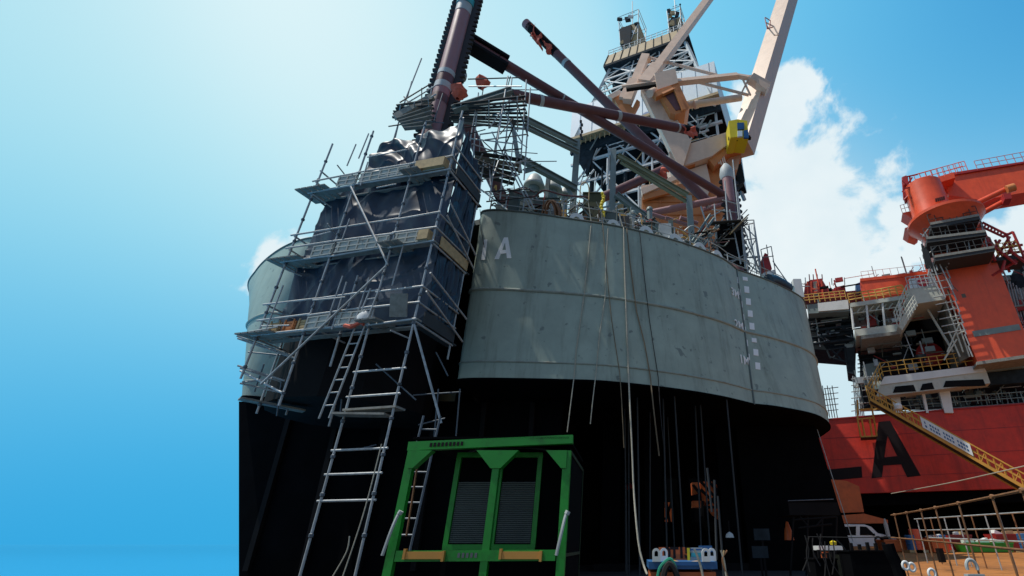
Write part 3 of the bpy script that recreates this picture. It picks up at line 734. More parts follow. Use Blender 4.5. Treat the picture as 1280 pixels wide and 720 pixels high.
b = B(); b.ibeam(at(566, 137, 17), at(640, 113, 17), .3, .34, .05); b.obj('edge_beam', 'beam', up_)
b = B(); b.beam(at(494, 147, 17), at(541, 121, 17), .2, .36); b.obj('edge_beam', 'plank', up_)
for i in range(5):
    b = B(); b.beam(at(497 + i * 2, 149 + i * 3, 16.8), at(540, 134 + i * 6, 16.8), .2, .05); b.obj('board', 'plank', up_)
for k, (px, py, Y, s_) in enumerate(((574, 115, 18.0, 1.0), (602, 103, 18.2, .9), (586, 46, 19.0, .45))):
    lab = ['crumpled red cloth bundle on the leg platform beside the chord', 'pale red cloth draped along the leg platform rail', 'scrap of red cloth high beside the rack teeth of the chord'][k]
    c = at(px, py, Y); rows = []
    for i in range(9):
        row = []
        for j in range(12):
            a, h = j / 11 * 6.28, (i / 8 - .5) * s_
            rr = s_ * .42 * math.sin((i + .6) / 9.2 * 3.14) * (1 + .5 * noise.noise(V((math.cos(a) * 1.5, math.sin(a) * 1.5, i * .5 + k * 7))))
            row.append(c + V((rr * math.cos(a), rr * math.sin(a), h)))
        rows.append(row)
    b = B(); b.grid(rows); tag(b.obj('cloth_bundle', 'rag', None, True), lab, 'cloth')
# ================================================================== ON THE DECK
def post(px, py0, Y, w, name, m, par, z0=ZT - .05, h=None):
    """vertical I-post whose top is seen at (px,py0)"""
    p = at(px, py0, Y); b = B(); b.ibeam((p.x, p.y, z0), p, w, h or w, w * .16, (0, 1, 0)); return b.obj(name, m, par)
def bm(p, Y0, q, Y1, w, h, name, m, par):
    b = B(); b.ibeam(at(*p, Y0), at(*q, Y1), w, h, w * .16); return b.obj(name, m, par)
f1 = thing('deck_portal', 'grey-green steel portal frame on the hull deck left of the derrick', 'steel frame', (-2, 23, ZT))
post(722, 176, 23, .34, 'post', 'beam', f1); post(686, 219, 22.4, .24, 'post', 'beam', f1)
bm((654, 147), 20, (723, 181), 23, .26, .3, 'girder', 'beam', f1); bm((655, 157), 19.6, (723, 190), 22.6, .26, .26, 'girder', 'beam', f1)
bm((646, 196), 20.5, (720, 236), 22.6, .3, .4, 'girder', 'beam', f1); bm((655, 214), 20.6, (676, 208), 21.4, .22, .25, 'strut', 'beam', f1)
b = B(); b.path(crv([at(x, y, 22.5) for x, y in ((699, 224), (707, 232), (713, 241), (716, 250))], 8), .11, 6); b.obj('knee_brace', 'beam', f1)
b = B(); b.beam(at(640, 150, 20), at(650, 215, 20), .22, .22); b.obj('post', 'beam', f1)
f2 = thing('deck_portal', 'grey steel posts with olive sloping girders before the orange crane base', 'steel frame', (2, 25, ZT))
post(767, 188, 24, .36, 'post', 'beam', f2); post(861, 246, 25.5, .36, 'post', 'beam', f2)
bm((772, 194), 24, (860, 244), 25.5, .22, .34, 'girder', 'olive', f2); bm((776, 202), 24.2, (858, 252), 25.5, .2, .2, 'girder', 'olive', f2)
bm((770, 243), 23.6, (858, 310), 24.6, .26, .38, 'girder', 'beam', f2); bm((800, 268), 23.8, (842, 312), 24.3, .18, .2, 'strut', 'beam', f2)
bm((866, 308), 24.6, (893, 272), 26, .12, .14, 'strut', 'beam', f2); bm((860, 310), 24.6, (888, 268), 26.2, .12, .14, 'strut', 'beam', f2)
for i in range(4):
    bm((866 + i * 4, 312 - i), 25, (884 + i * 5, 288 - i * 2), 26.4, .08, .1, 'strut', 'beam', f2)
for (px, py, Y) in ((792, 262, 23), (869, 262, 25)):
    pass
for px, py, Y, lab in ((812, 263, 23.4, 'short grey pipe post with a dome cap on the deck edge'), (791, 268, 22.4, 'short stubby grey deck post beside the white ventilator caps')):
    p = at(px, py, Y); t = thing('pipe_post', lab, 'post', (p.x, p.y, ZT)); b = B(); b.tube((p.x, p.y, ZT - .05), p, .16, 14); b.obj('pipe', 'beam', t, True)
    b = B(); b.lathe([(.2, -.02), (.2, .1), (.13, .22), (.02, .27)], p, 14); b.obj('cap', 'beam', t, True)
# mushroom ventilators
def vent(px, py, Y, r, label, hh=1.0):
    p = at(px, py, Y); t = thing('mushroom_ventilator', label, 'ventilator', (p.x, p.y, ZT), 'mushroom ventilators on the hull deck')
    b = B(); b.lathe([(r * .55, ZT - p.z - .05), (r * .55, -r * .2), (r * .5, -r * .15)], p, 18); b.obj('trunk', 'beam', t, True)
    b = B(); b.lathe([(r * 1.02, -r * .35), (r * 1.05, -r * .25), (r * .98, 0), (r * .8, r * .45 * hh), (r * .62, r * .9 * hh), (r * .36, r * 1.2 * hh), (r * .02, r * 1.35 * hh)], p, 22); b.obj('cap', 'vent', t, True)
M['vent'] = mat('pale_grey_vent_paint', (.42, .45, .42), .5, .1, dirt=(.2, .2, .17), dirt_amt=.5, dirt_scale=2)
vent(668, 231, 23, .62, 'larger pale mushroom ventilator nearest the scaffold'); vent(691, 236, 24, .6, 'pale mushroom ventilator right of the larger one'); vent(706, 243, 25, .42, 'small mushroom ventilator partly hidden by the frame post')
M['vent'] = M['white']
for px, py, Y, r, lab in ((780, 276, 21.6, .26, 'white ventilator cap by the tall grey post'), (797, 281, 22.4, .3, 'second white ventilator cap right of the tall grey post'), (838, 297, 23.2, .28, 'white ventilator cap near the sloping girder foot'), (852, 303, 24, .22, 'small white ventilator cap by the right post'), (826, 288, 23.6, .2, 'white ventilator cap half hidden behind the fairlead')):
    vent(px, py, Y, r, lab, .6)
for px, py, Y, s_, lab in ((812, 280, 22.6, .35, 'red valve on the deck edge left of the sloping girder'), (830, 290, 23.4, .3, 'red valve on the deck edge under the sloping girder'), (846, 298, 24, .3, 'red valve on the deck edge by the right post'), (879, 288, 26, .35, 'red hose reel beside the scaffold stair')):
    p = at(px, py, Y); t = thing('valve', lab, 'valve', (p.x, p.y, ZT), 'red valves on the deck edge'); 
    b = B(); b.tube((p.x, p.y, ZT - .05), p, .09, 10); b.obj('stem', 'deepred', t); b = B(); b.lathe([(s_ * .3, -.2), (s_ * .75, -.1), (s_ * .75, .1), (s_ * .3, .2)], p, 12, (0, 1, .3)); b.obj('hand_wheel', 'deepred', t, True)
    b = B(); b.box(p - V((0, 0, .35)), (s_ * 1.2, s_, .3)); b.obj('valve_body', 'deepred', t)
# deck machinery boxes behind the rail
for i, (px, py, Y, sx, sz, m, lab) in enumerate(((655, 255, 22.5, 1.6, 1.0, 'deck', 'dark green deck locker behind the rail next to the scaffold'), (683, 262, 22, 1.5, .8, 'deck', 'dark grey winch box behind the rail under the ventilators'), (741, 262, 21.6, 1.0, 1.5, 'olivecloth', 'olive canvas covered bundle at the rail beside the ropes'), (762, 278, 22, .9, .7, 'deck', 'small dark deck locker left of the tall post'), (803, 290, 22.6, 1.3, .5, 'deck', 'low dark deck box behind the fairleads'), (850, 312, 24.6, 1.2, .5, 'deck', 'low dark deck box at the right post foot'))):
    p = at(px, py, Y); b = B(); h = p.z + sz / 2 - ZT
    t = thing('deck_box', lab, 'deck box', (p.x, p.y, ZT))
    b.box((p.x, p.y, ZT + h / 2 - .02), (sx, 1.0, h)); b.obj('body', m, t); b = B(); b.box((p.x, p.y, ZT + h + .02), (sx + .1, 1.1, .06)); b.obj('lid', m, t)
# guard rail along the deck edge (left part: two tube rails; right part lower)
ed = [p for p in BOW[-1]] + [p for p in SIDE[-1][1:]]
def edge_pt(px, inset=.35):
    k = min(range(1, len(ed) - 1), key=lambda i: abs((CX + F_PX * ed[i].x / (ed[i].y * math.cos(PITCH) + (ZT - EYE) * math.sin(PITCH))) - px) if ed[i].y < 29 and not (ed[i].x < -6.2 and ed[i].y > 18.3) else 1e9)
    d = (ed[k + 1] - ed[k - 1]).normalized(); return ed[k] - V((d.y, -d.x, 0)) * inset
rail = thing('deck_guard_rail', 'thin tube guard rail along the grey hull deck edge with ropes over it', 'guard rail', (-3, 19, ZT))
pts = [edge_pt(x) for x in range(606, 1000, 12)]
for z, m in ((.55, 'steel'), (1.1, 'steel')):
    b = B(); b.path([p + V((0, 0, z + .03 * math.sin(i))) for i, p in enumerate(pts)], .028, 6); b.obj('rail', m, rail, True)
for i in range(0, len(pts), 2):
    b = B(); b.tube(pts[i] - V((0, 0, .05)), pts[i] + V((0, 0, 1.12)), .03, 7); b.obj('stanchion', 'steel' if i % 3 else 'railrust', rail, True)
b = B(); b.path(crv([az(634, 236, 15.9), az(665, 246, 15.7), az(680, 238, 15.9), az(705, 244, 15.8), az(735, 246, 15.8)], 24), .045); tag(b.obj('hose', 'maroon', None, True), 'dark red hose lying along the top of the deck guard rail', 'hose')
for (pts_, lab) in (([(682, 268), (686, 254), (693, 252), (699, 262), (700, 270)], 'orange hose coil hung on the rail, right loop'), ([(678, 268), (683, 256), (688, 251), (694, 258), (696, 270)], 'orange hose coil hung on the rail, left loop')):
    t = thing('hose_coil', lab, 'hose', az(688, 266, ZT + .3), 'orange hose coils on the rail')
    for k in range(4):
        b = B(); b.path(crv([at(x + k * .9 - 1.5, y + rnd.uniform(-1, 1), 18.7 + k * .07) for x, y in pts_], 16), .045); b.obj('hose_loop', 'railrust', t, True)
p = at(753, 240, 19.3)
for k, (pp, lab) in enumerate((([(752, 272), (753, 240), (757, 236), (761, 240), (760, 268)], 'yellow chain hoist loop hanging at the rail'),)):
    pass
b = B(); b.path(crv([at(x, y, 19.2) for x, y in ((725, 248), (726, 232), (732, 228), (736, 234), (736, 250))], 14), .03); tag(b.obj('rail_hoop', 'timber', None, True), 'yellow hoop standing above the rail beside the grey post', 'hoop')
t = thing('chain_hoist', 'yellow chain hoist hanging on the rail between the ropes', 'hoist', at(754, 262, 19.5))
for i in range(9):
    c = at(753 + math.sin(i) * 1.5, 242 + i * 3.4, 19.5); b = B(); b.lathe([(.03, -.08), (.1, -.05), (.1, .05), (.03, .08)], c, 8, (1, i % 2, .2)); b.obj('link', 'cab', t, True)
# small clutter of thin pipes and hoses on deck
for i in range(110):
    px = rnd.uniform(606, 900); py = 262 + max(0, (px - 640)) * .19 - rnd.uniform(3, 27)
    Y = 18.6 + max(0, px - 700) / 200 * 5 + rnd.uniform(.3, 1.6)
    a = at(px, py, Y); c = a + V((rnd.uniform(-1.2, 1.2), rnd.uniform(-.3, .3), rnd.uniform(-.5, .5)))
    a.z = max(a.z, ZT + .1); c.z = max(c.z, ZT + .1)
    mid = a.lerp(c, .5) + V((0, 0, rnd.uniform(-.3, .35)))
    b = B(); b.path(crv([a, mid, c], 8), rnd.choice((.018, .025, .04, .055)), 6)
    nm = ['hose', 'pipe'][i % 2]
    tag(b.obj(nm, rnd.choice(['steel', 'maroon', 'hose', 'deck', 'beam', 'railrust', 'rope', 'dark', 'yellow', 'under']), None, True), 'short loose %s lying in the clutter along the hull deck edge' % nm, nm, 'loose hoses and pipes on the deck edge')
for i in range(46):
    px = rnd.uniform(612, 905); q = edge_pt(px, rnd.uniform(.5, 1.6)); h = rnd.uniform(.9, 2.1); k = i % 3
    b = B()
    if k == 0: b.tube(q, q + V((rnd.uniform(-.2, .2), 0, h)), rnd.choice((.025, .04, .07)), 7); nm = 'stand_pipe'
    elif k == 1: b.path(crv([q + V((0, 0, h * .6)), q + V((.5, .1, h * .75 + .2)), q + V((1.1, .3, h * .55))], 9), .035, 6); nm = 'draped_hose'
    else: b.box(q + V((0, 0, h * .45)), (rnd.uniform(.2, .7), .3, h * .9)); nm = 'deck_fitting'
    tag(b.obj(nm, rnd.choice(['steel', 'maroon', 'beam', 'railrust', 'rope', 'yellow', 'under', 'deepred', 'tape', 'deck']), None, True), {0: 'upright pipe standing in the clutter along the hull deck edge', 1: 'hose draped over the clutter along the hull deck edge', 2: 'small box fitting in the clutter along the hull deck edge'}[k], {0: 'pipe', 1: 'hose', 2: 'fitting'}[k], {0: 'upright pipes along the deck edge', 1: 'draped hoses along the deck edge', 2: 'box fittings along the deck edge'}[k])
# ropes hanging over the bow
def edge_y(px): return min((p for p in ed if p.y < 29), key=lambda p: abs(CX + F_PX * p.x / (p.y * math.cos(PITCH) + (ZT - EYE) * math.sin(PITCH)) - px) + (50 if p.x < -6.2 and p.y > 18.3 else 0)).y
def hang(pix, r, m, label, cat='rope', lift=.06, tail=()):
    P = []
    pix = [(a_[0] + (c_[0] - a_[0]) * k / 7, a_[1] + (c_[1] - a_[1]) * k / 7) for a_, c_ in zip(pix, pix[1:]) for k in range(7)] + [pix[-1]]
    for x, y in pix:
        q, n = hit(x, y, lift)
        P.append(q if q is not None else (at(x, y, edge_y(x) + .05) if y < 300 else at(x, y, 17.9)))
    P += crv([P[-1]] + [at(x, y, Y) for x, y, Y in tail], 16)[1:]
    b = B(); b.path(P, r, 6); return tag(b.obj('rope', m, None, True), label, cat)
hang([(735, 250), (739, 277), (734, 330), (729, 377), (720, 440), (718, 468)], .022, 'rope', 'thin pale rope hanging over the bow, leftmost of the ropes', tail=[(714, 500, 17.8), (709, 540, 17.8)])
hang([(745, 252), (760, 281), (757, 330), (756, 373), (749, 420), (745, 465)], .02, 'rope', 'thin pale rope hanging over the bow, second from the left', tail=[(741, 500, 17.8), (738, 530, 17.8)])
hang([(752, 264), (753, 281), (758, 340), (764, 400), (770, 440), (774, 466)], .018, 'hose', 'thin dark rope crossing to the right over the bow', tail=[(777, 500, 17.9), (780, 560, 17.9)])
hang([(774, 268), (779, 286), (780, 330), (782, 390), (784, 440), (785, 468)], .032, 'rope', 'thick pale rope from the fairlead hanging down to the ground', tail=[(787, 500, 17.8), (790, 560, 17.6), (792, 610, 17.4), (795, 650, 17.0), (799, 685, 16.8), (805, 708, 16.6), (809, 718, 16.4)])
hang([(780, 270), (783, 287), (787, 330), (795, 390), (805, 430), (812, 470)], .026, 'hose', 'brown stained hose hanging over the bow right of the thick rope', 'hose', tail=[(818, 520, 18.4), (824, 570, 18.4)])
hang([(797, 276), (799, 291), (804, 340), (811, 400), (817, 440), (822, 472)], .018, 'rubber', 'thin black cable hanging over the bow, rightmost of the lines', 'cable', tail=[(826, 520, 18.6), (830, 560, 18.6)])
hang([(600, 262), (602, 285), (606, 310)], .016, 'rubber', 'short black cable hanging down beside the white letters', 'cable')
# far scaffold stair next to the second chord
st = thing('scaffold_stair', 'dark scaffold with a landing and stair around the far leg chord', 'scaffold', (8.0, 27, ZT))
Ys = 27.0
for p, q in (((876, 258), (896, 318)), ((893, 255), (897, 314)), ((922, 240), (932, 336)), ((912, 262), (926, 330)), ((884, 280), (888, 322)), ((916, 200), (924, 276)), ((906, 226), (910, 280)), ((942, 275), (951, 345)), ((927, 285), (935, 340)), ((936, 282), (946, 342))):
    b = B(); b.tube(at(*p, Ys), at(*q, Ys), .05, 7); b.obj('standard', 'steel', st, True)
for p, q in (((868, 312), (893, 272)), ((873, 315), (905, 272)), ((884, 316), (936, 268)), ((890, 308), (934, 262)), ((887, 280), (925, 276)), ((890, 262), (924, 266)), ((885, 272), (906, 262)), ((893, 330), (935, 322)), ((898, 338), (938, 314)), ((888, 300), (920, 298)), ((930, 285), (950, 340)), ((936, 322), (950, 322)), ((935, 330), (958, 347)), ((903, 250), (925, 256)), ((905, 318), (938, 330))):
    b = B(); b.tube(at(*p, Ys + .2), at(*q, Ys + .4), .045, 7); b.obj('ledger', 'steel', st, True)
for i in range(5):
    b = B(); b.beam(at(885, 279 + i * .4, 26.6 + i * .35), at(926, 276 + i * .4, 26.6 + i * .35), .28, .06); b.obj('board', 'under', st)
for i in range(4):
    b = B(); b.beam(at(913 + i * 3, 292 - i * 1.2, 26.5 + i * .2), at(934, 270 + i * 3, 26.8 + i * .2), .25, .07); b.obj('board', 'timber' if i == 0 else 'under', st)
for i in range(7):
    b = B(); b.beam(at(886 + i * 4.6, 317 - i * 6, 26.6), at(886 + i * 4.6, 317 - i * 6, 27.6), .5, .06, (0, 0, 1)); b.obj('tread', 'under', st)
b = B(); b.prism([at(x, y, 27.8) for x, y in ((893, 282), (928, 278), (934, 335), (898, 318))], (0, .2, 0)); b.obj('dark_sheeting', 'dark', st)
# right of the stair: mesh pylon and red cabinet, tarp roll
t = thing('mesh_pylon', 'slender grey lattice pylon with wire mesh right of the far leg chord', 'pylon', at(944, 345, 27.5))
for p, q in (((926, 276), (936, 345)), ((942, 275), (953, 345)), ((926, 276), (942, 275)), ((929, 300), (946, 298)), ((932, 322), (950, 320)), ((926, 278), (946, 298)), ((945, 299), (932, 322)), ((931, 300), (952, 344)), ((927, 285), (935, 296)), ((950, 320), (936, 344))):
    b = B(); b.tube(at(*p, 27.6), at(*q, 27.6), .04, 6); b.obj('member', 'steel', t, True)
b = B()
for i in range(7): b.tube(at(928 + i * 2.1, 278, 27.7), at(937 + i * 2.2, 344, 27.7), .012, 4)
b.obj('wire_mesh', 'steel', t)
t = thing('red_cabinet', 'dark red rounded cabinet with a cage on the deck edge above the draft marks', 'cabinet', at(960, 345, 27))
b = B(); b.prism([at(x, y, 27) for x, y in ((953, 322), (956, 316), (960, 318), (965, 336), (955, 341))], (0, .9, 0)); b.obj('cabinet', 'deepred', t)
b = B(); b.prism([at(x, y, 26.9) for x, y in ((954, 341), (968, 337), (969, 342), (955, 345))], (0, 1, 0)); b.obj('base', 'white', t)
for p, q in (((951, 312), (957, 345)), ((964, 308), (970, 345)), ((951, 312), (964, 308)), ((958, 306), (960, 318)), ((968, 330), (984, 352)), ((966, 326), (980, 347)), ((953, 322), (967, 320))):
    b = B(); b.tube(at(*p, 26.8), at(*q, 26.8), .03, 6); b.obj('cage_tube', 'coupler', t, True)
b = B(); b.path([edge_pt(966, .3) + V((0, 0, .3)), edge_pt(975, .3) + V((0, 0, .45)), edge_pt(984, .3) + V((0, 0, .42)), edge_pt(992, .3) + V((0, 0, .35))], .38, 10)
tag(b.obj('tarpaulin_roll', 'tarp', None, True), 'black tarpaulin covering a roll on the deck edge at the hull corner', 'tarpaulin')
t = thing('deck_machine', 'small white and grey machine at the right hull corner beside the tarpaulin roll', 'machine', at(998, 366, 27))
b = B(); b.box(at(997, 362, 27.2), (.5, .5, 1.3)); b.obj('body', 'white', t); b = B(); b.tube(at(993, 352, 27.2), at(1003, 376, 27.2), .05); b.obj('mast', 'steel', t); b = B(); b.tube(at(990, 358, 27.1), at(1012, 358, 27.1), .03); b.obj('arm', 'steel', t)
# ================================================================== PEACH CRANE
YC = 40.0
cr = thing('pedestal_crane', 'peach coloured pedestal crane with two booms and a bright yellow cab', 'crane', (6, 43, ZT))
def pz(pix, Y, dep, nm, m, par=None):
    b = B(); b.prism([at(x, y, Y) for x, y in pix], (0, dep, 0)); return b.obj(nm, m, par or cr)
def ct(p, Y0, q, Y1, r, nm='tie', m='cream', n=10):
    b = B(); b.tube(at(*p, Y0), at(*q, Y1), r, n); return b.obj(nm, m, cr, True)
def cb(p, Y0, q, Y1, w, h, nm, m='cream', up=(0, -1, .3), par=None):
    b = B(); b.beam(at(*p, Y0), at(*q, Y1), w, h, up); return b.obj(nm, m, par or cr)
# pedestal: lower orange drum box, upper peach house
def zbox(px0, px1, pyt, zb, Y, dep, nm, m, pyb=None):
    a, c = at(px0, pyt, Y), at(px1, pyt, Y); zt = a.z
    zb = at((px0 + px1) / 2, pyb, Y).z if pyb else zb
    b = B(); b.box(((a.x + c.x) / 2, Y + dep / 2, (zt + zb) / 2), (c.x - a.x, dep, zt - zb)); return b.obj(nm, m, cr)
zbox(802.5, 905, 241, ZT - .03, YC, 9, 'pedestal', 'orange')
zbox(801.5, 858, 231, 0, YC - .5, 9, 'pedestal_collar', 'cream', 241.5)
pz([(801, 236), (851, 216), (853, 221), (803, 243)], YC - .8, .5, 'walkway_edge', 'cream')
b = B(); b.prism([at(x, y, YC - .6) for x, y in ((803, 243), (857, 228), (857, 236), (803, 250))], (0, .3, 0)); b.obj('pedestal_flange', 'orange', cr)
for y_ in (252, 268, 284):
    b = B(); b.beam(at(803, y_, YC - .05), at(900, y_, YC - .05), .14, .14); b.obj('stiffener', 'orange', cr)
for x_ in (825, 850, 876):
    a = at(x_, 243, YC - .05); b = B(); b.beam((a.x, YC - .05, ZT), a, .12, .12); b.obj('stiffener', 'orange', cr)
pz([(850, 216), (883, 205), (889, 231), (884, 246), (853, 238)], YC - .4, 4, 'machinery_house', 'cream')
pz([(853, 210), (884, 196), (887, 203), (851, 214)], YC + .3, 3, 'house_recess', 'maroon')
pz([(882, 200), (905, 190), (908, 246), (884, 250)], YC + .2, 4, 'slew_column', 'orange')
pz([(905, 182), (922, 176), (928, 184), (922, 212), (907, 212)], YC + .5, 3, 'slew_column', 'cream')
# big base arm
pz([(836, 190), (848, 184), (912, 164), (926, 166), (926, 177), (906, 183), (890, 195), (846, 210), (842, 212)], YC - 1.2, 3.4, 'base_arm', 'cream')
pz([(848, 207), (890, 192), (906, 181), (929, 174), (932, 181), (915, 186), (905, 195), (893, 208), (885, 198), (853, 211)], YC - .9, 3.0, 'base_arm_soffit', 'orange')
# a-frame leg
pz([(801, 110), (819, 109), (838, 136), (864, 176), (852, 214), (843, 196)], YC - 1.6, 1.1, 'a_frame_leg', 'cream')
# main boom (box girder)
cb((927, 187), YC - .2, (993, -30), YC + 3, 2.1, 2.2, 'main_boom', 'cream', up=(-.6, -.8, 0))
o = cr.children[-1]
b = B(); b.beam(at(938, 98, YC - 1.4), at(960, 110, YC - 1.0), .9, 1.2); b.obj('boom_bracket', 'cream', cr)
pz([(936, 95), (940, 93), (963, 106), (958, 112)], YC - 1.7, 1.0, 'boom_bracket', 'cream')
b = B(); b.path([at(x, y, YC - 1.25) for x, y in ((957, 28), (967, 33), (973, 44), (968, 44), (958, 32))], .09); b.obj('boom_rung', 'cream', cr)
for x0, y0, x1, y1 in ((956, 22, 959, 36), (959, 36, 966, 34), (957, 22, 963, 26), (963, 26, 962, 35)): ct((x0, y0), YC - 1.3, (x1, y1), YC - 1.3, .06, 'boom_step', 'deepred')
# second boom
cb((812, 98), YC - 1, (897, -16), YC + 6, 1.0, 1.0, 'jib', 'cream')
cb((805, 106), YC - 1.5, (822, 84), YC - .5, 1.4, 1.2, 'jib_foot', 'cream')
# winch house
wh = pz([(818, 91), (844, 86), (848, 103), (822, 112)], YC - 2.6, .3, 'winch_house', 'cream')
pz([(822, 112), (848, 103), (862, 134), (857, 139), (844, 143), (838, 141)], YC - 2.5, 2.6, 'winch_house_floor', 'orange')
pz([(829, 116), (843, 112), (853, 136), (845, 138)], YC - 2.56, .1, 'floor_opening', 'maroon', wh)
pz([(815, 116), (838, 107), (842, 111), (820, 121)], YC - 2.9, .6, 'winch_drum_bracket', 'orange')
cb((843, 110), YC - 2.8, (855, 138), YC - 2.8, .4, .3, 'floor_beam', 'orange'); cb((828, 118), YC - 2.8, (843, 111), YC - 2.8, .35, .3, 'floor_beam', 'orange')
ct((812, 117), YC - 3, (818, 114), YC - 2, .45, 'winch_drum')
cb((783, 112), YC - 2, (838, 104), YC - 2.2, .35, .4, 'walkway', 'dark')
cb((777, 108), YC - 1.8, (838, 100), YC - 2.0, .3, .25, 'walkway_rail', 'cream')
# left strut and its orange feet
cb((784, 128), YC - 1, (807, 71), YC + 1, 1.0, .9, 'back_strut', 'cream'); cb((780, 124), YC - 1, (793, 100), YC - .6, 1.2, .5, 'back_strut', 'cream')
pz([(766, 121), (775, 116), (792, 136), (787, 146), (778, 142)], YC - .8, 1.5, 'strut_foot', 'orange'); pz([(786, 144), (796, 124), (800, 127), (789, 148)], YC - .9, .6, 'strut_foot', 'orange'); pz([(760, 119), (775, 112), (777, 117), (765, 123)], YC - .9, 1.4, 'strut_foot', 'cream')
ct((807, 71), YC + 1, (896, 94), YC - .5, .2); ct((804, 70), YC + 1, (811, 76), YC + .8, .35, 'pin')
cb((846, 103), YC - 2, (922, 95), YC - 1.2, .75, .6, 'tie_beam'); cb((920, 95), YC - 1.2, (940, 98), YC - 1.2, .5, .5, 'tie_beam')
ct((866, 101), YC - 1.4, (936, 119), YC - 1.0, .18); ct((858, 132), YC - 1.5, (926, 122), YC - 1, .42, 'tie'); ct((928, 98), YC - 1, (938, 119), YC - 1, .12); ct((926, 118), YC - 1.1, (936, 98), YC - 1.1, .1)
ct((868, 131), YC - 1.9, (872, 130), YC - 1.9, .5, 'pin')
# cab
cab = pz([(911, 151), (922, 149), (922, 171), (913, 172)], YC - 3.2, 2.4, 'cab', 'cab')
pz([(922, 149), (934, 151), (936, 172), (922, 171)], YC - 3.1, 2.3, 'cab_front', 'cab', cab)
pz([(921.4, 153.5), (930, 153), (930.5, 161), (921.8, 161.5)], YC - 3.26, .2, 'window', 'glass', cab); pz([(921.8, 163.5), (928, 163.3), (928, 170), (922, 170.5)], YC - 3.26, .2, 'window', 'windwall', cab); pz([(929.5, 163), (935, 162), (936, 172), (930, 172)], YC - 3.25, .2, 'window', 'glass', cab)
cb((911, 174), YC - 2.6, (938, 172), YC - 2.6, .5, .3, 'cab_walkway', 'dark')
# dark ladder cage behind the column, pipes
pz([(919, 196), (925, 192), (931, 226), (922, 232)], YC + 2.5, 1.0, 'rear_cage', 'ddark')
for i in range(4): ct((895 + i * 3, 190 + (i % 2) * 4), YC - .8, (899 + i * 3, 205 + i), YC - .8, .09, 'hose', 'cream')
# peach stairs and vents on pedestal
ct((879, 262), YC - 1, (905, 255), YC - 1, .25, 'pipe', 'pink')
for i, (p, q) in enumerate((((832, 272), (868, 284)), ((850, 272), (872, 279)), ((796, 262), (842, 276)))): 
    b = B(); b.tube(at(*p, 30), at(*q, 30.5), .16, 10); tag(b.obj('pipe', 'pink', None, True), ['pink primed pipe lying across the deck racks, longest of three', 'short pink primed pipe behind the right grey post', 'pink primed pipe behind the sloping grey girder'][i], 'pipe', 'pink primed pipes on the deck racks')
# ================================================================== DERRICK
YD = 56.0
zA, zW0, zW1, zT1, zT2 = ZT, at(830, 166, YD).z, at(838, 122, YD).z, at(830, 60, YD).z, at(830, 46, YD).z
pc = at(832, 160, YD); cx_, cy_ = pc.x, YD + 8
th = math.radians(-22)
ex, ey = V((math.cos(th), math.sin(th), 0)), V((-math.sin(th), math.cos(th), 0))
def DP(a, b_, z): return V((cx_, cy_, z)) + ex * a + ey * b_
dk = thing('derrick', 'tall pale lattice drilling derrick with a white windwall, rising behind the peach crane', 'derrick', (cx_, cy_, zA))
def hw(z):
    t = (z - zW1) / (zT1 - zW1); return 10.0 + (7.2 - 10.0) * t
zs = [zW1 + (zT1 - zW1) * i / 3 for i in range(4)]
for i in range(4):
    sx, sy = ((-1, -1), (1, -1), (1, 1), (-1, 1))[i]
    b = B(); b.beam(DP(sx * hw(zW0), sy * hw(zW0), zW0 - 2), DP(sx * hw(zT1), sy * hw(zT1), zT1), .5, .5); b.obj('leg', 'derrick', dk)
cor = [(-1, -1), (1, -1), (1, 1), (-1, 1)]
for lv in range(3):
    z0, z1 = zs[lv], zs[lv + 1]; h0, h1 = hw(z0), hw(z1)
    for f in range(4):
        a, c = cor[f], cor[(f + 1) % 4]
        pA0, pC0, pA1, pC1 = DP(a[0] * h0, a[1] * h0, z0), DP(c[0] * h0, c[1] * h0, z0), DP(a[0] * h1, a[1] * h1, z1), DP(c[0] * h1, c[1] * h1, z1)
        b = B(); b.beam(pA0, pC0, .22, .24)
        for k in range(3):
            q0, q1, u0, u1 = pA0.lerp(pC0, k / 3), pA0.lerp(pC0, (k + 1) / 3), pA1.lerp(pC1, k / 3), pA1.lerp(pC1, (k + 1) / 3)
            if k: b.beam(q0, u0, .2, .2)
            b.beam(q0, u1, .15, .15); b.beam(q1, u0, .15, .15); b.beam(q0.lerp(u0, .5), q1.lerp(u1, .5), .1, .1)
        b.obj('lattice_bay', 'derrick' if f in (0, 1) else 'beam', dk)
# machinery inside
for k in range(8):
    a, c = rnd.uniform(-5, 5), rnd.uniform(-5, 5); b = B(); b.tube(DP(a, c, zW1 - 2), DP(a * .8, c * .8, zT1 - 2), rnd.uniform(.5, 1.2), 8); b.obj('standpipe', 'ddark', dk, True)
for k, zf in enumerate((.05, .3, .55, .8, .97)):
    z = zW1 + (zT1 - zW1) * zf; h = hw(z) * .9; b = B()
    b.prism([DP(-h, -h * .5, z), DP(h * .8, -h * .6, z), DP(h * .8, h, z), DP(-h, h, z)], (0, 0, 1.4)); b.obj('inner_platform', 'ddark', dk)
    for s_ in range(5):
        b = B(); x = rnd.uniform(-h, h); b.box(DP(x, rnd.uniform(-h * .6, 0), z + 1.6), (rnd.uniform(1, 2.6), 1.5, rnd.uniform(1.4, 3))); b.obj('equipment', rnd.choice(['ddark', 'ddark', 'derrick']), dk)
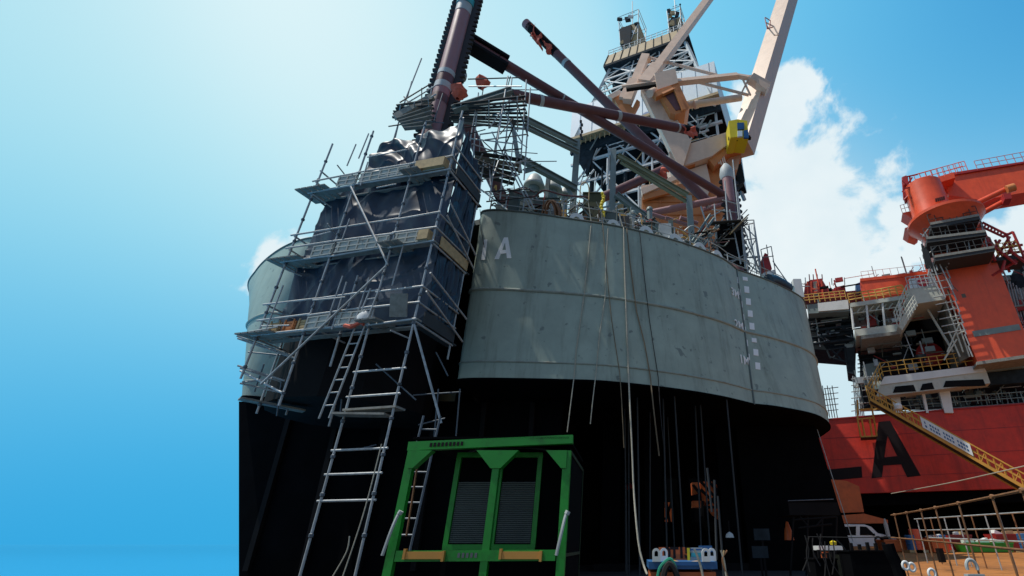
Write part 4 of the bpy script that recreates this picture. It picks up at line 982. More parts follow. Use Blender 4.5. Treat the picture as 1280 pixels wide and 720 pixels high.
# crown deck
hT = hw(zT1) + .9
zc = zT1 + 3.2
b = B(); b.hexa([DP(-hT, -hT, zT1), DP(hT, -hT, zT1), DP(hT, hT, zT1), DP(-hT, hT, zT1)], [DP(-hT * .93, -hT * .93, zc), DP(hT * .93, -hT * .93, zc), DP(hT * .93, hT * .93, zc), DP(-hT * .93, hT * .93, zc)]); b.obj('crown_deck', 'tan', dk)
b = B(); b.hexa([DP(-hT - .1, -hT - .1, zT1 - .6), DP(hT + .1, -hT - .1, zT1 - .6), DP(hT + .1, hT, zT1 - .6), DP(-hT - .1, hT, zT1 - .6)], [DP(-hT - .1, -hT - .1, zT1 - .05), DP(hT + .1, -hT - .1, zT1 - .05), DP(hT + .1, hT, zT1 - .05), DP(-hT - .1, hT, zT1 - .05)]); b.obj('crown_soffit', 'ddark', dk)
for i in range(11):
    b = B(); t_ = -1 + i * .2; b.beam(DP(hT * t_, -hT - .06, zT1), DP(hT * .93 * t_, -hT * .93 - .06, zc), .14, .12); b.obj('crown_rib', 'under', dk)
b = B()
for i in range(15):
    t_ = -1 + i / 7; b.tube(DP(hT * .93 * t_, -hT * .93, zc), DP(hT * .93 * t_, -hT * .93, zc + 1.3), .06, 5)
for zz in (.6, 1.3): b.tube(DP(-hT * .93, -hT * .93, zc + zz), DP(hT * .93, -hT * .93, zc + zz), .06, 5)
for zz in (.6, 1.3): b.tube(DP(hT * .93, -hT * .93, zc + zz), DP(hT * .93, hT * .93, zc + zz), .06, 5)
b.obj('crown_rail', 'derrick', dk)
def head(a, c, s_, h):
    o = None
    b = B(); b.hexa([DP(a - s_ * .7, c - s_ * .7, zc + h * .25), DP(a + s_ * .7, c - s_ * .7, zc + h * .25), DP(a + s_ * .7, c + s_ * .7, zc + h * .25), DP(a - s_ * .7, c + s_ * .7, zc + h * .25)], [DP(a - s_, c - s_, zc + h * .72), DP(a + s_, c - s_, zc + h * .72), DP(a + s_, c + s_, zc + h * .72), DP(a - s_, c + s_, zc + h * .72)]); o = b.obj('crown_block', 'tan', dk)
    b = B(); b.hexa([DP(a - s_ * .75, c - s_ * 1.05, zc + h * .3), DP(a + s_ * .2, c - s_ * 1.05, zc + h * .3), DP(a + s_ * .2, c - s_ * .9, zc + h * .3), DP(a - s_ * .75, c - s_ * .9, zc + h * .3)], [DP(a - s_ * .9, c - s_ * 1.1, zc + h * .7), DP(a + s_ * .3, c - s_ * 1.1, zc + h * .7), DP(a + s_ * .3, c - s_, zc + h * .7), DP(a - s_ * .9, c - s_, zc + h * .7)]); b.obj('sheave_panel', 'ddark', o)
    b = B()
    for sx, sy in cor:
        b.tube(DP(a + sx * s_ * .75, c + sy * s_ * .75, zc), DP(a + sx * s_ * 1.05, c + sy * s_ * 1.05, zc + h), .1, 5)
        for zz in (.25, .5, .72, .9, 1.0):
            n2 = cor[(cor.index((sx, sy)) + 1) % 4]; k = s_ * (.78 + .28 * zz); b.tube(DP(a + sx * k, c + sy * k, zc + h * zz), DP(a + n2[0] * k, c + n2[1] * k, zc + h * zz), .07, 5)
        n2 = cor[(cor.index((sx, sy)) + 1) % 4]; b.tube(DP(a + sx * s_ * .8, c + sy * s_ * .8, zc), DP(a + n2[0] * s_, c + n2[1] * s_, zc + h * .7), .08, 5)
    b.tube(DP(a, c, zc + h * .7), DP(a, c, zc + h * 1.55), .09, 5); b.tube(DP(a - .5, c, zc + h * 1.25), DP(a + .5, c, zc + h * 1.25), .07, 5)
    b.obj('crown_cage', 'derrick', o)
    for k in range(9):
        b = B(); q = DP(a + rnd.uniform(-s_, s_), c - s_ * rnd.uniform(.7, 1.15), zc + h * rnd.uniform(.2, .98)); b.box(q, (rnd.uniform(.3, 1.1), .4, rnd.uniform(.5, 1.8)), Matrix.Rotation(rnd.uniform(-.5, .5), 3, 'Y')); b.obj('crown_fitting', rnd.choice(['ddark', 'ddark', 'derrick', 'tan']), o)
head(-4.2, -3.6, 2.1, 13.5); head(4.9, -3.2, 1.3, 11.5)
b = B(); b.tube(DP(6.6, -6, zc), DP(6.6, -6, zc + 9.5), .08); b.lathe([(.02, -.25), (.2, 0), (.02, .25)], DP(6.6, -6, zc + 9.6), 8); b.obj('mast', 'ddark', dk)
for k in range(10):
    a = rnd.uniform(-6, 6); b = B(); b.tube(DP(a, -6, zc), DP(a + rnd.uniform(-.6, .6), -6, zc + rnd.uniform(1.5, 3.2)), .07, 5); b.obj('antenna', 'derrick', dk)
# windwall skirt
hwl = 12.3
b = B(); b.hexa([DP(-hwl, -hwl * .9, zW0), DP(hwl, -hwl * .9, zW0), DP(hwl, hwl, zW0), DP(-hwl, hwl, zW0)], [DP(-hwl, -hwl * .9, zW1), DP(hwl, -hwl * .9, zW1), DP(hwl, hwl, zW1), DP(-hwl, hwl, zW1)]); ww = b.obj('windwall', 'windwall', dk)
for i in range(-5, 6):
    b = B(); b.beam(DP(i * 2.2 + .4, -hwl * .9 - .04, zW0), DP(i * 2.2 + .4, -hwl * .9 - .04, zW1), .08, .06); b.obj('panel_seam', 'windwall', ww)
b = B(); b.beam(DP(-hwl - .2, -hwl * .9 - .5, zW0 - .25), DP(hwl + .2, -hwl * .9 - .5, zW0 - .25), 1.2, .5); b.obj('windwall_walkway', 'tan', dk)
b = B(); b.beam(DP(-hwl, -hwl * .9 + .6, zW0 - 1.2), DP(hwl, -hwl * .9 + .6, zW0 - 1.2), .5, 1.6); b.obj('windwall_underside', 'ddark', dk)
b = B(); b.prism([DP(-hwl + .05, -hwl * .9 + .05, zW0 - .15), DP(hwl - .05, -hwl * .9 + .05, zW0 - .15), DP(hwl - .05, hwl - .05, zW0 - .15), DP(-hwl + .05, hwl - .05, zW0 - .15)], (0, 0, .1)); b.obj('windwall_dark_cover', 'dark', dk)  # dark plate added to hide the pale underside of the windwall box
for i in range(30):
    b = B(); a = -hwl + i * .83; b.beam(DP(a, -hwl * .9 - .7, zW0 - 1.7), DP(a, -hwl * .9 - .7, zW0 - .5), .16, .12); b.obj('hanger', 'tan', dk)
# letters that show on the windwall
zl = at(813, 147, YD - 2).z
q = None
dirL = ray(812, 142); o_ = V((0, 0, EYE)); pl = DP(0, -hwl * .9 - .08, zW0); nf = -ey
tt = (pl - o_).dot(nf) / dirL.dot(nf); q = o_ + dirL * tt
text_mesh('ead', 3.1, q + ex * .9, ex, (0, 0, 1), .05, .09).obj('lettering', 'blue', ww)
# substructure under the windwall: dark lattice trunk to the deck
zS = zW0 - 1.9
for i in range(9):
    for j in (0, 1):
        a = -hwl * .93 + i * (hwl * 1.86 / 8); b = B(); b.tube(DP(a, -hwl * .8 + j * 6, zA), DP(a, -hwl * .8 + j * 6, zS + .4), .28 if i % 2 else .2, 7); b.obj('column', 'derrick' if (i + j) % 2 == 0 else 'ddark', dk, True)
for k in range(6):
    z0 = zS - 2 - k * 4.2
    b = B(); b.beam(DP(-hwl, -hwl * .82, z0), DP(hwl, -hwl * .82, z0), .35, .4)
    for i in range(8):
        a0, a1 = -hwl * .93 + i * (hwl * 1.86 / 8), -hwl * .93 + (i + 1) * (hwl * 1.86 / 8)
        b.beam(DP(a0, -hwl * .82, z0), DP(a1, -hwl * .82, z0 + 4), .2, .2) if (i + k) % 2 else b.beam(DP(a1, -hwl * .82, z0), DP(a0, -hwl * .82, z0 + 4), .2, .2)
    b.obj('substructure_bay', 'derrick', dk)
for k in range(22):
    a = rnd.uniform(-8.5, 10); z = zS - rnd.uniform(1, 24); b = B(); b.box(DP(a, rnd.uniform(-6, -2), z), (rnd.uniform(.8, 3), 1.5, rnd.uniform(.8, 3))); b.obj('equipment', rnd.choice(['ddark', 'ddark', 'tan', 'derrick']), dk)
b = B(); b.box(DP(3.0, 3, (zA + zS) / 2), (13, 6, zS - zA - .1), Matrix.Rotation(th, 3, 'Z')); b.obj('substructure_dark_fill', 'dark', dk)  # black box added for the darkness seen through the lattice
for k in range(80):
    a = rnd.uniform(-11.5, 11); z = zS - rnd.uniform(.5, 22); b = B(); q = DP(a, -hwl * .82 - rnd.uniform(.1, 1.5), z); k2 = k % 3
    b.tube(q, q + (ex * rnd.uniform(1, 5) if k2 == 0 else V((0, 0, rnd.uniform(1.5, 6))) if k2 == 1 else ex * rnd.uniform(-2, 2) + V((0, 0, 2.5))), rnd.choice((.07, .1, .16)), 6); b.obj('service_pipe', rnd.choice(['derrick', 'derrick', 'beam', 'ddark', 'tan', 'steel']), dk, True)
for k in range(40):
    lv = rnd.uniform(zW1, zT1); h = hw(lv); b = B(); q = DP(rnd.uniform(-h, h) * .92, -h * rnd.uniform(.5, .95), lv); b.box(q, (rnd.uniform(.4, 1.8), .6, rnd.uniform(.4, 1.6)), Matrix.Rotation(rnd.uniform(-.3, .3), 3, 'Y')); b.obj('rig_fitting', rnd.choice(['ddark', 'ddark', 'derrick', 'tan', 'beam']), dk)
b = B(); b.prism([DP(-hwl, -hwl * .9, zW0 - .6), DP(-hwl * .74, -hwl * .85, zW0 - 7.5), DP(-hwl * .62, -hwl * .85, zW0 - .6)], ey * .4); b.obj('gusset', 'ddark', dk)
for i in range(6):
    b = B(); a = -hwl - .3 + 0; b.box(at(726 + (i % 2) * 1.4, 152 + i * 4.2, YD - 2.0), (.35, .3, .4)); b.obj('floodlight', 'ddark', dk)
# ================================================================== ORANGE-RED RIG ON THE RIGHT
rr = thing('drilling_rig', 'orange-red offshore rig with black hull letters behind the yard', 'rig', aF(1160, 610, -10))
rr.location.z = 0
def fp(pix, off, dep, nm, m, par=rr, smooth=False):
    b = B(); b.prism([aF(x, y, off) for x, y in pix], -FN * dep); return b.obj(nm, m, par, smooth)
def ft(p, q, r, off, nm='tube', m='steel', par=rr, off2=None, n=6):
    b = B(); b.tube(aF(*p, off), aF(*q, off if off2 is None else off2), r, n); return b.obj(nm, m, par, True)
def frail(p, q, n, h, off, m, name='railing', par=rr, r=.05, rails=3, off2=None):
    """a railing along p-q (pixels of its foot) of height h metres"""
    b = B(); a, c = aF(*p, off), aF(*q, off if off2 is None else off2)
    for i in range(n + 1):
        s = a.lerp(c, i / n); b.tube(s, s + V((0, 0, h)), r, 5)
    for k in range(1, rails + 1):
        z = V((0, 0, h * k / rails)); b.tube(a + z, c + z, r, 5)
    return b.obj(name, m, par)
# hull block
zt_, zb_ = aF(1160, 515).z, aF(1160, 614).z
def fs(px): return (aF(px, 520) - FP0).dot(FD)
def fbox(s0, s1, z0, z1, off, dep, nm, m, par=rr):
    a, c = FP0 + FD * s0 + FN * off, FP0 + FD * s1 + FN * off
    b = B(); k = -FN * dep; a.z = c.z = z0; A_ = [a, c, c + k, a + k]; b.hexa(A_, [V((p.x, p.y, z1)) for p in A_]); return b.obj(nm, m, par)
s0, s1 = fs(1000), fs(1290) + 22
fbox(s0, s1, zb_, zt_, 0, 26, 'red_hull', 'redhull')
fbox(s0, s1, zt_, zt_ + .12, .12, 26, 'hull_gunwale', 'deepred')
fbox(s0 + 1, s1, zb_ - 1.0, zb_ - .01, -.6, 24, 'hull_bottom', 'keel')
fbox(s0 + 2, s1, .0, zb_ - 1.02, -5, 6, 'dock_blocks', 'keel')
# letters on the hull: A and the foot of an L
for st, dz in (([(1098, 527.5), (1112.5, 526), (1107, 560), (1102.5, 596.5), (1089.5, 598)], .04), ([(1101, 527), (1112.5, 526), (1151, 594.5), (1134, 596.5)], .05), ([(1104, 572), (1131, 569), (1137, 580), (1103.5, 582)], .06)):
    fp(st, dz, .03, 'letter_stroke', 'black')
fp([(1000, 590), (1077, 583), (1078, 597), (1000, 604)], .04, .03, 'letter_stroke', 'black'); fp([(1000, 535), (1014, 534), (1014, 590), (1000, 591)], .05, .03, 'letter_stroke', 'black')
for y0, y1 in ((548, 532), (575, 562), (598, 588)):
    fp([(1030, y0), (1290, y1), (1290, y1 + .7), (1030, y0 + .7)], .02, .02, 'plate_seam', 'deepred')
# dark open deck above the hull: back wall, roof and posts
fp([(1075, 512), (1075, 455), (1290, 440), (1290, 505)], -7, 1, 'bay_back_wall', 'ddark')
fp([(1232, 462), (1300, 456), (1300, 476), (1232, 482)], .2, 8, 'deck_edge_girder', 'ddark')
fp([(1222, 456), (1300, 448), (1300, 457), (1222, 466)], .5, 8, 'deck_plating', 'beam')
for x0, x1, xb0, xb1 in ((1112, 1123, 1118, 1128), (1150, 1154, 1158, 1161), (1172, 1186, 1181, 1192)):
    fp([(x0, 482), (x1, 481), (xb1, 516), (xb0, 516)], .3, .6, 'deck_post', 'white')
for k in range(14):
    x = 1196 + k * 6.5; ft((x, 482 - k * .5), (x + 6, 512 - k * .6), .05, rnd.uniform(-5, -.5), 'pipe', rnd.choice(['ddark', 'beam', 'steel']))
for y in (493, 500, 507): ft((1120, y + 8), (1290, y - 4), .045, -.3, 'safety_rail', 'beam')
for k in range(12): ft((1125 + k * 14, 512 - k), (1121 + k * 14, 500 - k), .04, -.3, 'safety_rail', 'beam')
# white balcony with openings
wb = fp([(1105, 471), (1228, 456), (1233, 464), (1100, 481)], 1.5, 1.5, 'balcony', 'white')
fp([(1100, 481), (1233, 464), (1238, 479), (1095, 496)], 1.4, 1.3, 'balcony_lower', 'dirtywhite')
for x0, x1, yt in ((1116, 1145, 492), (1150, 1168, 489), (1179, 1232, 485)):
    fp([(x0 + 3, yt - 9), (x1 - 3, yt - 11), (x1, yt - 3), (x0, yt - 1)], 1.45, .1, 'opening', 'dark', wb)
frail((1104, 470), (1230, 455), 12, 1.3, 1.5, 'yellow', r=.04); frail((1104, 470), (1088, 500), 6, 1.3, 1.8, 'yellow', off2=3.8, r=.04)
# crane pedestal
cp = thing('pedestal_crane', 'orange-red pedestal crane with round turntable and horizontal boom', 'crane', aF(1240, 452, 0))
def pil(pix, off, dep, nm, m, par=cp): return fp(pix, off, dep, nm, m, par)
pil([(1163, 302), (1232, 292), (1292, 443), (1222, 453)], 2.6, 5.2, 'pedestal', 'red')
pil([(1215, 414), (1273.5, 405), (1276.5, 412), (1218, 421)], 2.66, .05, 'grey_stripe', 'beam')
pil([(1221, 452), (1292, 442), (1292, 446), (1221, 456)], 3.0, 6, 'base_flange', 'plank')
pil([(1160, 262), (1216, 252), (1234, 294), (1166, 304)], 2.4, 5, 'pedestal', 'red')
tcen = aF(1182, 277, 2.4)
b = B(); b.lathe([(2.2, -1.9), (2.5, -1.4), (3.2, -.3), (3.45, -.05), (3.45, .25), (3.2, .38), (1.8, .5)], tcen, 40); b.obj('turntable', 'red', cp, True)
b = B(); b.lathe([(1.95, .5), (1.85, 1.0), (1.75, 5.0), (1.5, 5.2), (.1, 5.25)], tcen + FD * -.85 - FN * .2, 28); b.obj('crane_house', 'red', cp, True)
pil([(1146, 229), (1192, 215), (1194, 222), (1148, 236)], .8, 3.0, 'house_roof', 'red')
pil([(1180, 219), (1188, 216), (1232, 210), (1300, 199), (1300, 237), (1228, 250), (1186, 244)], -.6, 2.4, 'boom', 'red')
pil([(1188, 216), (1300, 198.5), (1300, 200.5), (1189, 219)], -.4, 2.8, 'boom_cover', 'deepred')
for (p, q, o) in (((1196, 266), (1263, 234), 2.0), ((1214, 274), (1262, 248), -.6)):
    ft(p, q, .28, o, 'cylinder', 'red', cp, n=12)
ft((1258, 237), (1268, 234), .42, 2.4, 'cylinder_pin', 'orange', cp, n=10); pil([(1254, 241), (1263, 239), (1265, 248), (1256, 249)], .6, 1.2, 'cylinder_lug', 'deepred')
# maker's marks on the house: small illegible black strokes
for i in range(5): pil([(1169 + i * 2.4, 248 - i * .6), (1171 + i * 2.4, 247.5 - i * .6), (1171.6 + i * 2.4, 252 - i * .6), (1169.6 + i * 2.4, 252.5 - i * .6)], 4.15, .03, 'marking', 'black')
frail((1146, 230), (1210, 213), 9, 1.3, 2.0, 'red', par=cp, r=.04, rails=2); frail((1146, 230), (1205, 213), 8, 1.3, -2.0, 'pinkrail', par=cp, r=.035, rails=2); frail((1222, 212), (1300, 198), 8, 1.2, 1.2, 'pinkrail', par=cp, r=.035, rails=2)
for (p, q) in (((1128, 222), (1130, 250)), ((1130, 250), (1146, 245)), ((1128, 222), (1147, 218)), ((1134, 222), (1136, 250)), ((1129, 236), (1147, 232)), ((1140, 222), (1128, 240)), ((1144, 236), (1130, 250)), ((1139, 246), (1152, 262)), ((1143, 245), (1154, 258)), ((1128, 226), (1146, 240)), ((1137, 220), (1141, 248))):
    ft(p, q, .09, rnd.uniform(1.6, 3.2), 'rear_platform_tube', 'deepred', cp)
pil([(1128, 221), (1133, 219), (1136, 228), (1130, 231)], 2.6, 1.0, 'winch', 'deepred'); pil([(1130, 240), (1137, 238), (1138, 246), (1132, 248)], 2.4, 1.0, 'winch', 'deepred')
pil([(1128, 266), (1146, 262), (1149, 276), (1140, 273)], 1.5, 1.8, 'side_platform', 'red'); frail((1128, 266), (1146, 261), 4, 1.0, 1.5, 'pinkrail', par=cp, r=.03, rails=2)
pil([(1131, 285), (1143, 281), (1150, 289), (1146, 292), (1137, 289)], 1.4, 2.4, 'lower_bracket', 'red')
# scaffold wrapped round the pedestal
ps = thing('scaffold', 'grey scaffold decks wrapped around the red crane pedestal under its turntable', 'scaffold', aF(1190, 330, 3))
for (x0, y0, x1, y1) in ((1163, 281, 1224, 270), (1158, 299, 1232, 290), (1168, 322, 1243, 310)):
    fp([(x0, y0), (x1, y1), (x1 + 1, y1 + 4), (x0 + 1, y0 + 4.5)], 5.0, 3.2, 'board', 'under', ps); fp([(x0, y0 - 3), (x1, y1 - 3), (x1, y1), (x0, y0)], 5.06, .08, 'toe_board', 'plank', ps)
    frail((x0, y0), (x1, y1), 7, 1.2, 5.0, 'under', 'railing', ps, .035, 2)
for (p, q) in (((1150, 292), (1164, 300)), ((1156, 290), (1162, 300)), ((1160, 296), (1172, 338)), ((1152, 312), (1166, 340)), ((1165, 280), (1153, 296)), ((1180, 276), (1186, 330)), ((1205, 272), (1214, 322)), ((1224, 270), (1236, 316)), ((1158, 330), (1152, 300)), ((1160, 318), (1178, 300)), ((1163, 328), (1160, 345)), ((1172, 325), (1190, 362)), ((1165, 328), (1182, 372)), ((1162, 340), (1176, 366))):
    ft(p, q, .06, 4.2, 'standard', 'steel', ps)
for k in range(9):
    ft((1160 + k * 2.4, 345 + k * 9), (1184 + k * 3, 340 + k * 9), .05, 3.4, 'ledger', 'steel', ps); ft((1178 + k * 4, 320 + k * 14), (1184 + k * 4, 334 + k * 14), .06, 3.5, 'standard', 'steel', ps)
b = B()
for k in range(5):
    b.tube(aF(1152 + k * 2, 305 + k * 2, 4.4), aF(1158 + k * 2, 336, 4.2), .07, 5)
b.obj('cable_bundle', 'under', ps, True)
# red lattice stair platform to the right of the pedestal
lp = thing('stair_platform', 'dark red lattice stair platform hanging on the right of the crane pedestal', 'platform', aF(1255, 340, 2))
for (p, q) in (((1224, 282), (1254, 296)), ((1228, 278), (1258, 293)), ((1254, 296), (1266, 290)), ((1266, 290), (1284, 330)), ((1258, 292), (1270, 330)), ((1232, 300), (1270, 330)), ((1236, 326), (1284, 322)), ((1240, 312), (1278, 306)), ((1244, 300), (1262, 340)), ((1240, 345), (1284, 318)), ((1236, 330), (1248, 346)), ((1248, 324), (1240, 346)), ((1256, 326), (1252, 340)), ((1234, 296), (1250, 318)), ((1250, 300), (1236, 322)), ((1230, 288), (1244, 326)), ((1262, 296), (1246, 322)), ((1270, 300), (1254, 326)), ((1262, 312), (1284, 330)), ((1247, 318), (1282, 314))):
    ft(p, q, .13, rnd.uniform(1.0, 3.4), 'member', 'deepred', lp)
for k in range(8): ft((1228 + k * 4, 279 + k * 2), (1226 + k * 4, 283 + k * 2), .09, 2.5, 'tread', 'deepred', lp)
fp([(1245, 322), (1270, 318), (1284, 323), (1240, 326)], 3, 2.2, 'floor', 'under', lp); frail((1248, 320), (1276, 316), 5, 1.3, 3.2, 'yellow', par=lp, r=.04)
# machinery behind on the right edge
for (x0, y0, x1, y1, m) in ((1244, 345, 1300, 362, 'ddark'), (1262, 362, 1300, 384, 'beam'), (1268, 386, 1300, 402, 'ddark'), (1272, 330, 1300, 344, 'ddark'), (1284, 404, 1310, 430, 'ddark')):
    fp([(x0, y0), (x1, y0 - 4), (x1, y1 - 4), (x0 + 6, y1)], -4, 4, 'machinery_block', m)
for k in range(10): ft((1250 + k * 4, 342 + k * 3), (1262 + k * 4, 400), .07, -3.4, 'pipe', 'steel')
# orange deck house with railing on top and sign board
fp([(1075, 350), (1163, 340.5), (1170, 362), (1140, 366), (1078, 372)], -4, 10, 'deck_house', 'red'); fp([(1075, 348), (1164, 338.5), (1164, 342), (1075, 351.5)], -3.9, 10, 'roof_edge', 'red')
frail((1078, 348), (1162, 339), 9, .9, -4, 'pinkrail', par=rr, r=.025, rails=1)
fp([(1040, 366), (1080, 362), (1080, 371), (1040, 374)], -6, 6, 'deck_house', 'deepred')
sg = fp([(1136, 348.5), (1168, 345), (1170, 357), (1138, 361)], 1.0, .3, 'sign_board', 'windwall')
qc = aF(1153.5, 352.5, 1.04); b = B(); b.lathe([(.02, -.02), (.5, -.02), (.5, .02), (.02, .02)], qc, 28, FN); b.obj('emblem_disc', 'emblem', sg)
b = B(); b.path(crv([qc + FN * .035 + FD * (.46 * math.cos(a)) + V((0, 0, .07 * math.sin(a * 2.2))) for a in (3.2, 2.6, 2.0, 1.4, .8, .1)], 14), .035, 5); b.obj('emblem_swoosh', 'windwall', sg)
# red winch tower far left of the rig
rw = thing('winch_tower', 'dark red ribbed winch housing standing on the left deck end of the orange-red rig', 'winch', aF(1025, 372, -4))
fp([(1004, 374), (1006, 356), (1012, 350), (1027, 348), (1034, 360), (1046, 362), (1047, 372)], -4, 3, 'housing', 'deepred', rw); fp([(1042, 360), (1056, 356), (1058, 369), (1042, 372)], -4.2, 2.4, 'side_housing', 'deepred', rw)
for k in range(5): fp([(1008 + k * 4.6, 352), (1010 + k * 4.6, 351.5), (1011 + k * 4.6, 372), (1009 + k * 4.6, 372.4)], -3.9, .3, 'rib', 'red', rw)
fp([(1016.5, 352), (1021, 351.5), (1023, 370), (1018, 370.5)], -3.8, .2, 'grille', 'plank', rw)
for x in (1012, 1017, 1022, 1028): ft((x, 350), (x - .6, 343), .06, -4.5, 'top_pipe', 'deepred', rw)
for x, h in ((1007, 9), (1040, 8), (1056, 9)): ft((x, 356), (x - .5, 356 - h), .05, -4.5, 'mast', 'beam', rw)
fp([(1069, 355), (1077, 352), (1079, 362), (1071, 364)], -5, 2, 'blue_cover', 'blue')
# left cantilever decks: yellow rails, white fascia, dark lattice underneath
fp([(1008, 381), (1060, 375), (1061, 389), (1010, 392)], 1.0, 7, 'upper_deck', 'beam'); fp([(1022, 379), (1060, 374.5), (1061, 386), (1023, 389)], 1.2, .3, 'fascia', 'white')
frail((1006, 379), (1058, 374), 8, 1.0, 1.2, 'yellow'); frail((1062, 379), (1132, 369), 8, 1.1, 1.4, 'yellow'); frail((1062, 378), (1130, 366), 8, 1.0, -3, 'yellow')
fp([(1062, 379), (1130, 369), (1129, 374), (1063, 384)], 1.4, 6, 'balcony_beam', 'dirtywhite'); 
for x in (1064, 1083, 1103, 1124): ft((x, 383 - (x - 1064) * .12), (x + 3, 412 - (x - 1064) * .1), .11, 1.2, 'balcony_post', 'white')
fp([(1068, 412), (1122, 405), (1124, 414), (1070, 420)], 1.6, 5.5, 'lower_balcony', 'dirtywhite'); fp([(1076, 420), (1128, 413), (1129, 417), (1077, 424)], 1.9, 5, 'lower_balcony_edge', 'plank')
fp([(1088, 398), (1120, 394), (1122, 406), (1090, 410)], -3, .5, 'inner_wall', 'windwall'); fp([(1082, 396), (1094, 394), (1096, 406), (1084, 408)], -1, 1.2, 'equipment', 'deepred'); fp([(1098, 394), (1104, 393), (1106, 404), (1100, 405)], -1, 1.2, 'equipment', 'dark')
for k in range(6): ft((1070 + k * 8, 392 - k), (1076 + k * 8, 384 - k), .07, 1.0, 'truss', 'dirtywhite'); 
ft((1064, 392), (1122, 384), .06, 1.1, 'truss', 'dirtywhite')
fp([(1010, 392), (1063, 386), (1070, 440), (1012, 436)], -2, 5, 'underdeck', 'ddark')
for k, y in enumerate((397, 404, 411, 420, 428)):
    ft((1010, y + 3), (1066, y - 4), .16, -.5, 'underdeck_beam', 'ddark')
for (x, y, w_) in ((1014, 406, 4), (1020, 405, 5), (1027, 404, 5), (1022, 418, 4), (1028, 417, 6), (1036, 416, 5), (1043, 415, 6), (1017, 427, 5), (1030, 425, 4)):
    fp([(x, y), (x + w_, y - .5), (x + w_, y + 1.6), (x, y + 2)], -1.6, .15, 'bright_panel', 'windwall')
for (p, q) in (((1034, 438), (1058, 434)), ((1036, 446), (1056, 452)), ((1034, 438), (1038, 448)), ((1040, 438), (1052, 450)), ((1052, 436), (1042, 447)), ((1056, 434), (1058, 454))): ft(p, q, .1, -.5, 'bracket', 'ddark')
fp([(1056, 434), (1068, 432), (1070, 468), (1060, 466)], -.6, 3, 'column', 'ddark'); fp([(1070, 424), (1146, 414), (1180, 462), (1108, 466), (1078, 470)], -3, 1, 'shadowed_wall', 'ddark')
fp([(1078, 456), (1100, 452), (1096, 486), (1082, 486)], -1.5, 1, 'grey_wall', 'beam')
for k in range(8): ft((1072, 430 + k * 5), (1140 + k * 4, 421 + k * 5), .06, -1.8, 'pipe', 'ddark')
for k in range(6): ft((1066 + k * 2, 470 + k), (1070 + k * 2, 520), .05, -.5, 'scaffold_pipe', 'steel')
for k in range(6): ft((1064, 474 + k * 8), (1086, 471 + k * 8), .045, -.4, 'scaffold_pipe', 'steel')
for k in range(5): ft((1028 + k * 3, 482 + (k % 2) * 3), (1034 + k * 3.2, 522), .05, -8, 'scaffold_pipe', 'beam')
for k in range(5): ft((1030, 486 + k * 7), (1048, 484 + k * 7), .045, -8, 'scaffold_pipe', 'steel')
# L shaped white platform with the dark hood
fp([(1134, 361), (1172, 357), (1182, 374), (1138, 381)], 3.0, 4.5, 'platform', 'dirtywhite'); fp([(1122, 408), (1128, 412), (1147, 381), (1139, 372)], 3.2, 2.0, 'sloping_walkway', 'dirtywhite')
frail((1122, 407), (1138, 372), 7, 1.4, 3.4, 'dirtywhite'); frail((1128, 413), (1147, 383), 7, 1.2, 4.6, 'dirtywhite', r=.04); frail((1136, 361), (1172, 357), 6, 1.3, 3.2, 'steel', r=.04)
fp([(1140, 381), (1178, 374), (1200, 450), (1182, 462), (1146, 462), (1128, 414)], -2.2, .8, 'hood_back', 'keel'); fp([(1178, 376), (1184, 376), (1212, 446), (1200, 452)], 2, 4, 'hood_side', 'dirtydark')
b = B(); b.lathe([(1.2, -.1), (1.25, .3), (.8, .6), (.1, .7)], aF(1162, 444, -2.0), 18, FN); b.obj('red_tank', 'deepred', rr, True)
ft((1158, 384), (1192, 440), .12, 1.2, 'stay', 'dirtywhite'); ft((1131, 417), (1142, 446), .05, 1.2, 'stay', 'steel')
for (p, q) in (((1182, 376), (1204, 440)), ((1188, 374), (1212, 446)), ((1185, 388), (1194, 384)), ((1190, 402), (1200, 398)), ((1196, 418), (1206, 414)), ((1184, 440), (1200, 404)), ((1186, 414), (1200, 446)), ((1180, 450), (1196, 424))): ft(p, q, .07, 2.6, 'stair_tube', 'dirtywhite')
for k in range(8): ft((1190 + k * 2.2, 395 + k * 6), (1200 + k * 2.4, 392 + k * 6), .06, 1.4, 'stair_tube', 'steel')
for k in range(10):
    x, y = 1182 + k * 3.2, 350 + k * 9; fp([(x, y), (x + 10, y - 1), (x + 11, y + 4), (x + 1, y + 5)], rnd.uniform(-1, .8), 1, 'equipment', rnd.choice(['ddark', 'deepred', 'dirtydark', 'beam']))
# yellow gangway from the rig deck down to the yard
gw = thing('gangway', 'long yellow truss gangway sloping down from the red hull deck to the yard', 'gangway', aF(1185, 560, 6))
GA, GB = (1088, 499), (1292, 616)
gA0, gB0 = aF(*GA, 4.0), aF(*GB, 6.5)
side = FN
for s_, o in (('near', 0.0), ('far', -1.5)):
    k = side * o
    for h in (0, 1.15):
        b = B(); b.beam(gA0 + k + V((0, 0, h)), gB0 + k + V((0, 0, h)), .16, .22 if h == 0 else .1); b.obj('chord', 'gyellow', gw)
    b = B(); b.beam(gA0 + k + V((0, 0, .6)), gB0 + k + V((0, 0, .6)), .07, .07); b.obj('mid_rail', 'gyellow', gw)
    n = 22
    for i in range(n + 1):
        q = gA0.lerp(gB0, i / n) + k; b = B(); b.beam(q, q + V((0, 0, 1.15)), .07, .07); b.obj('stanchion', 'gyellow', gw)
        if i < n and i % 2 == 0 and o == 0:
            q2 = gA0.lerp(gB0, (i + 1) / n) + k; b = B(); b.tube(q + V((0, 0, .05)), q2 + V((0, 0, 1.1)), .035, 5); b.obj('diagonal', 'gyellow', gw)
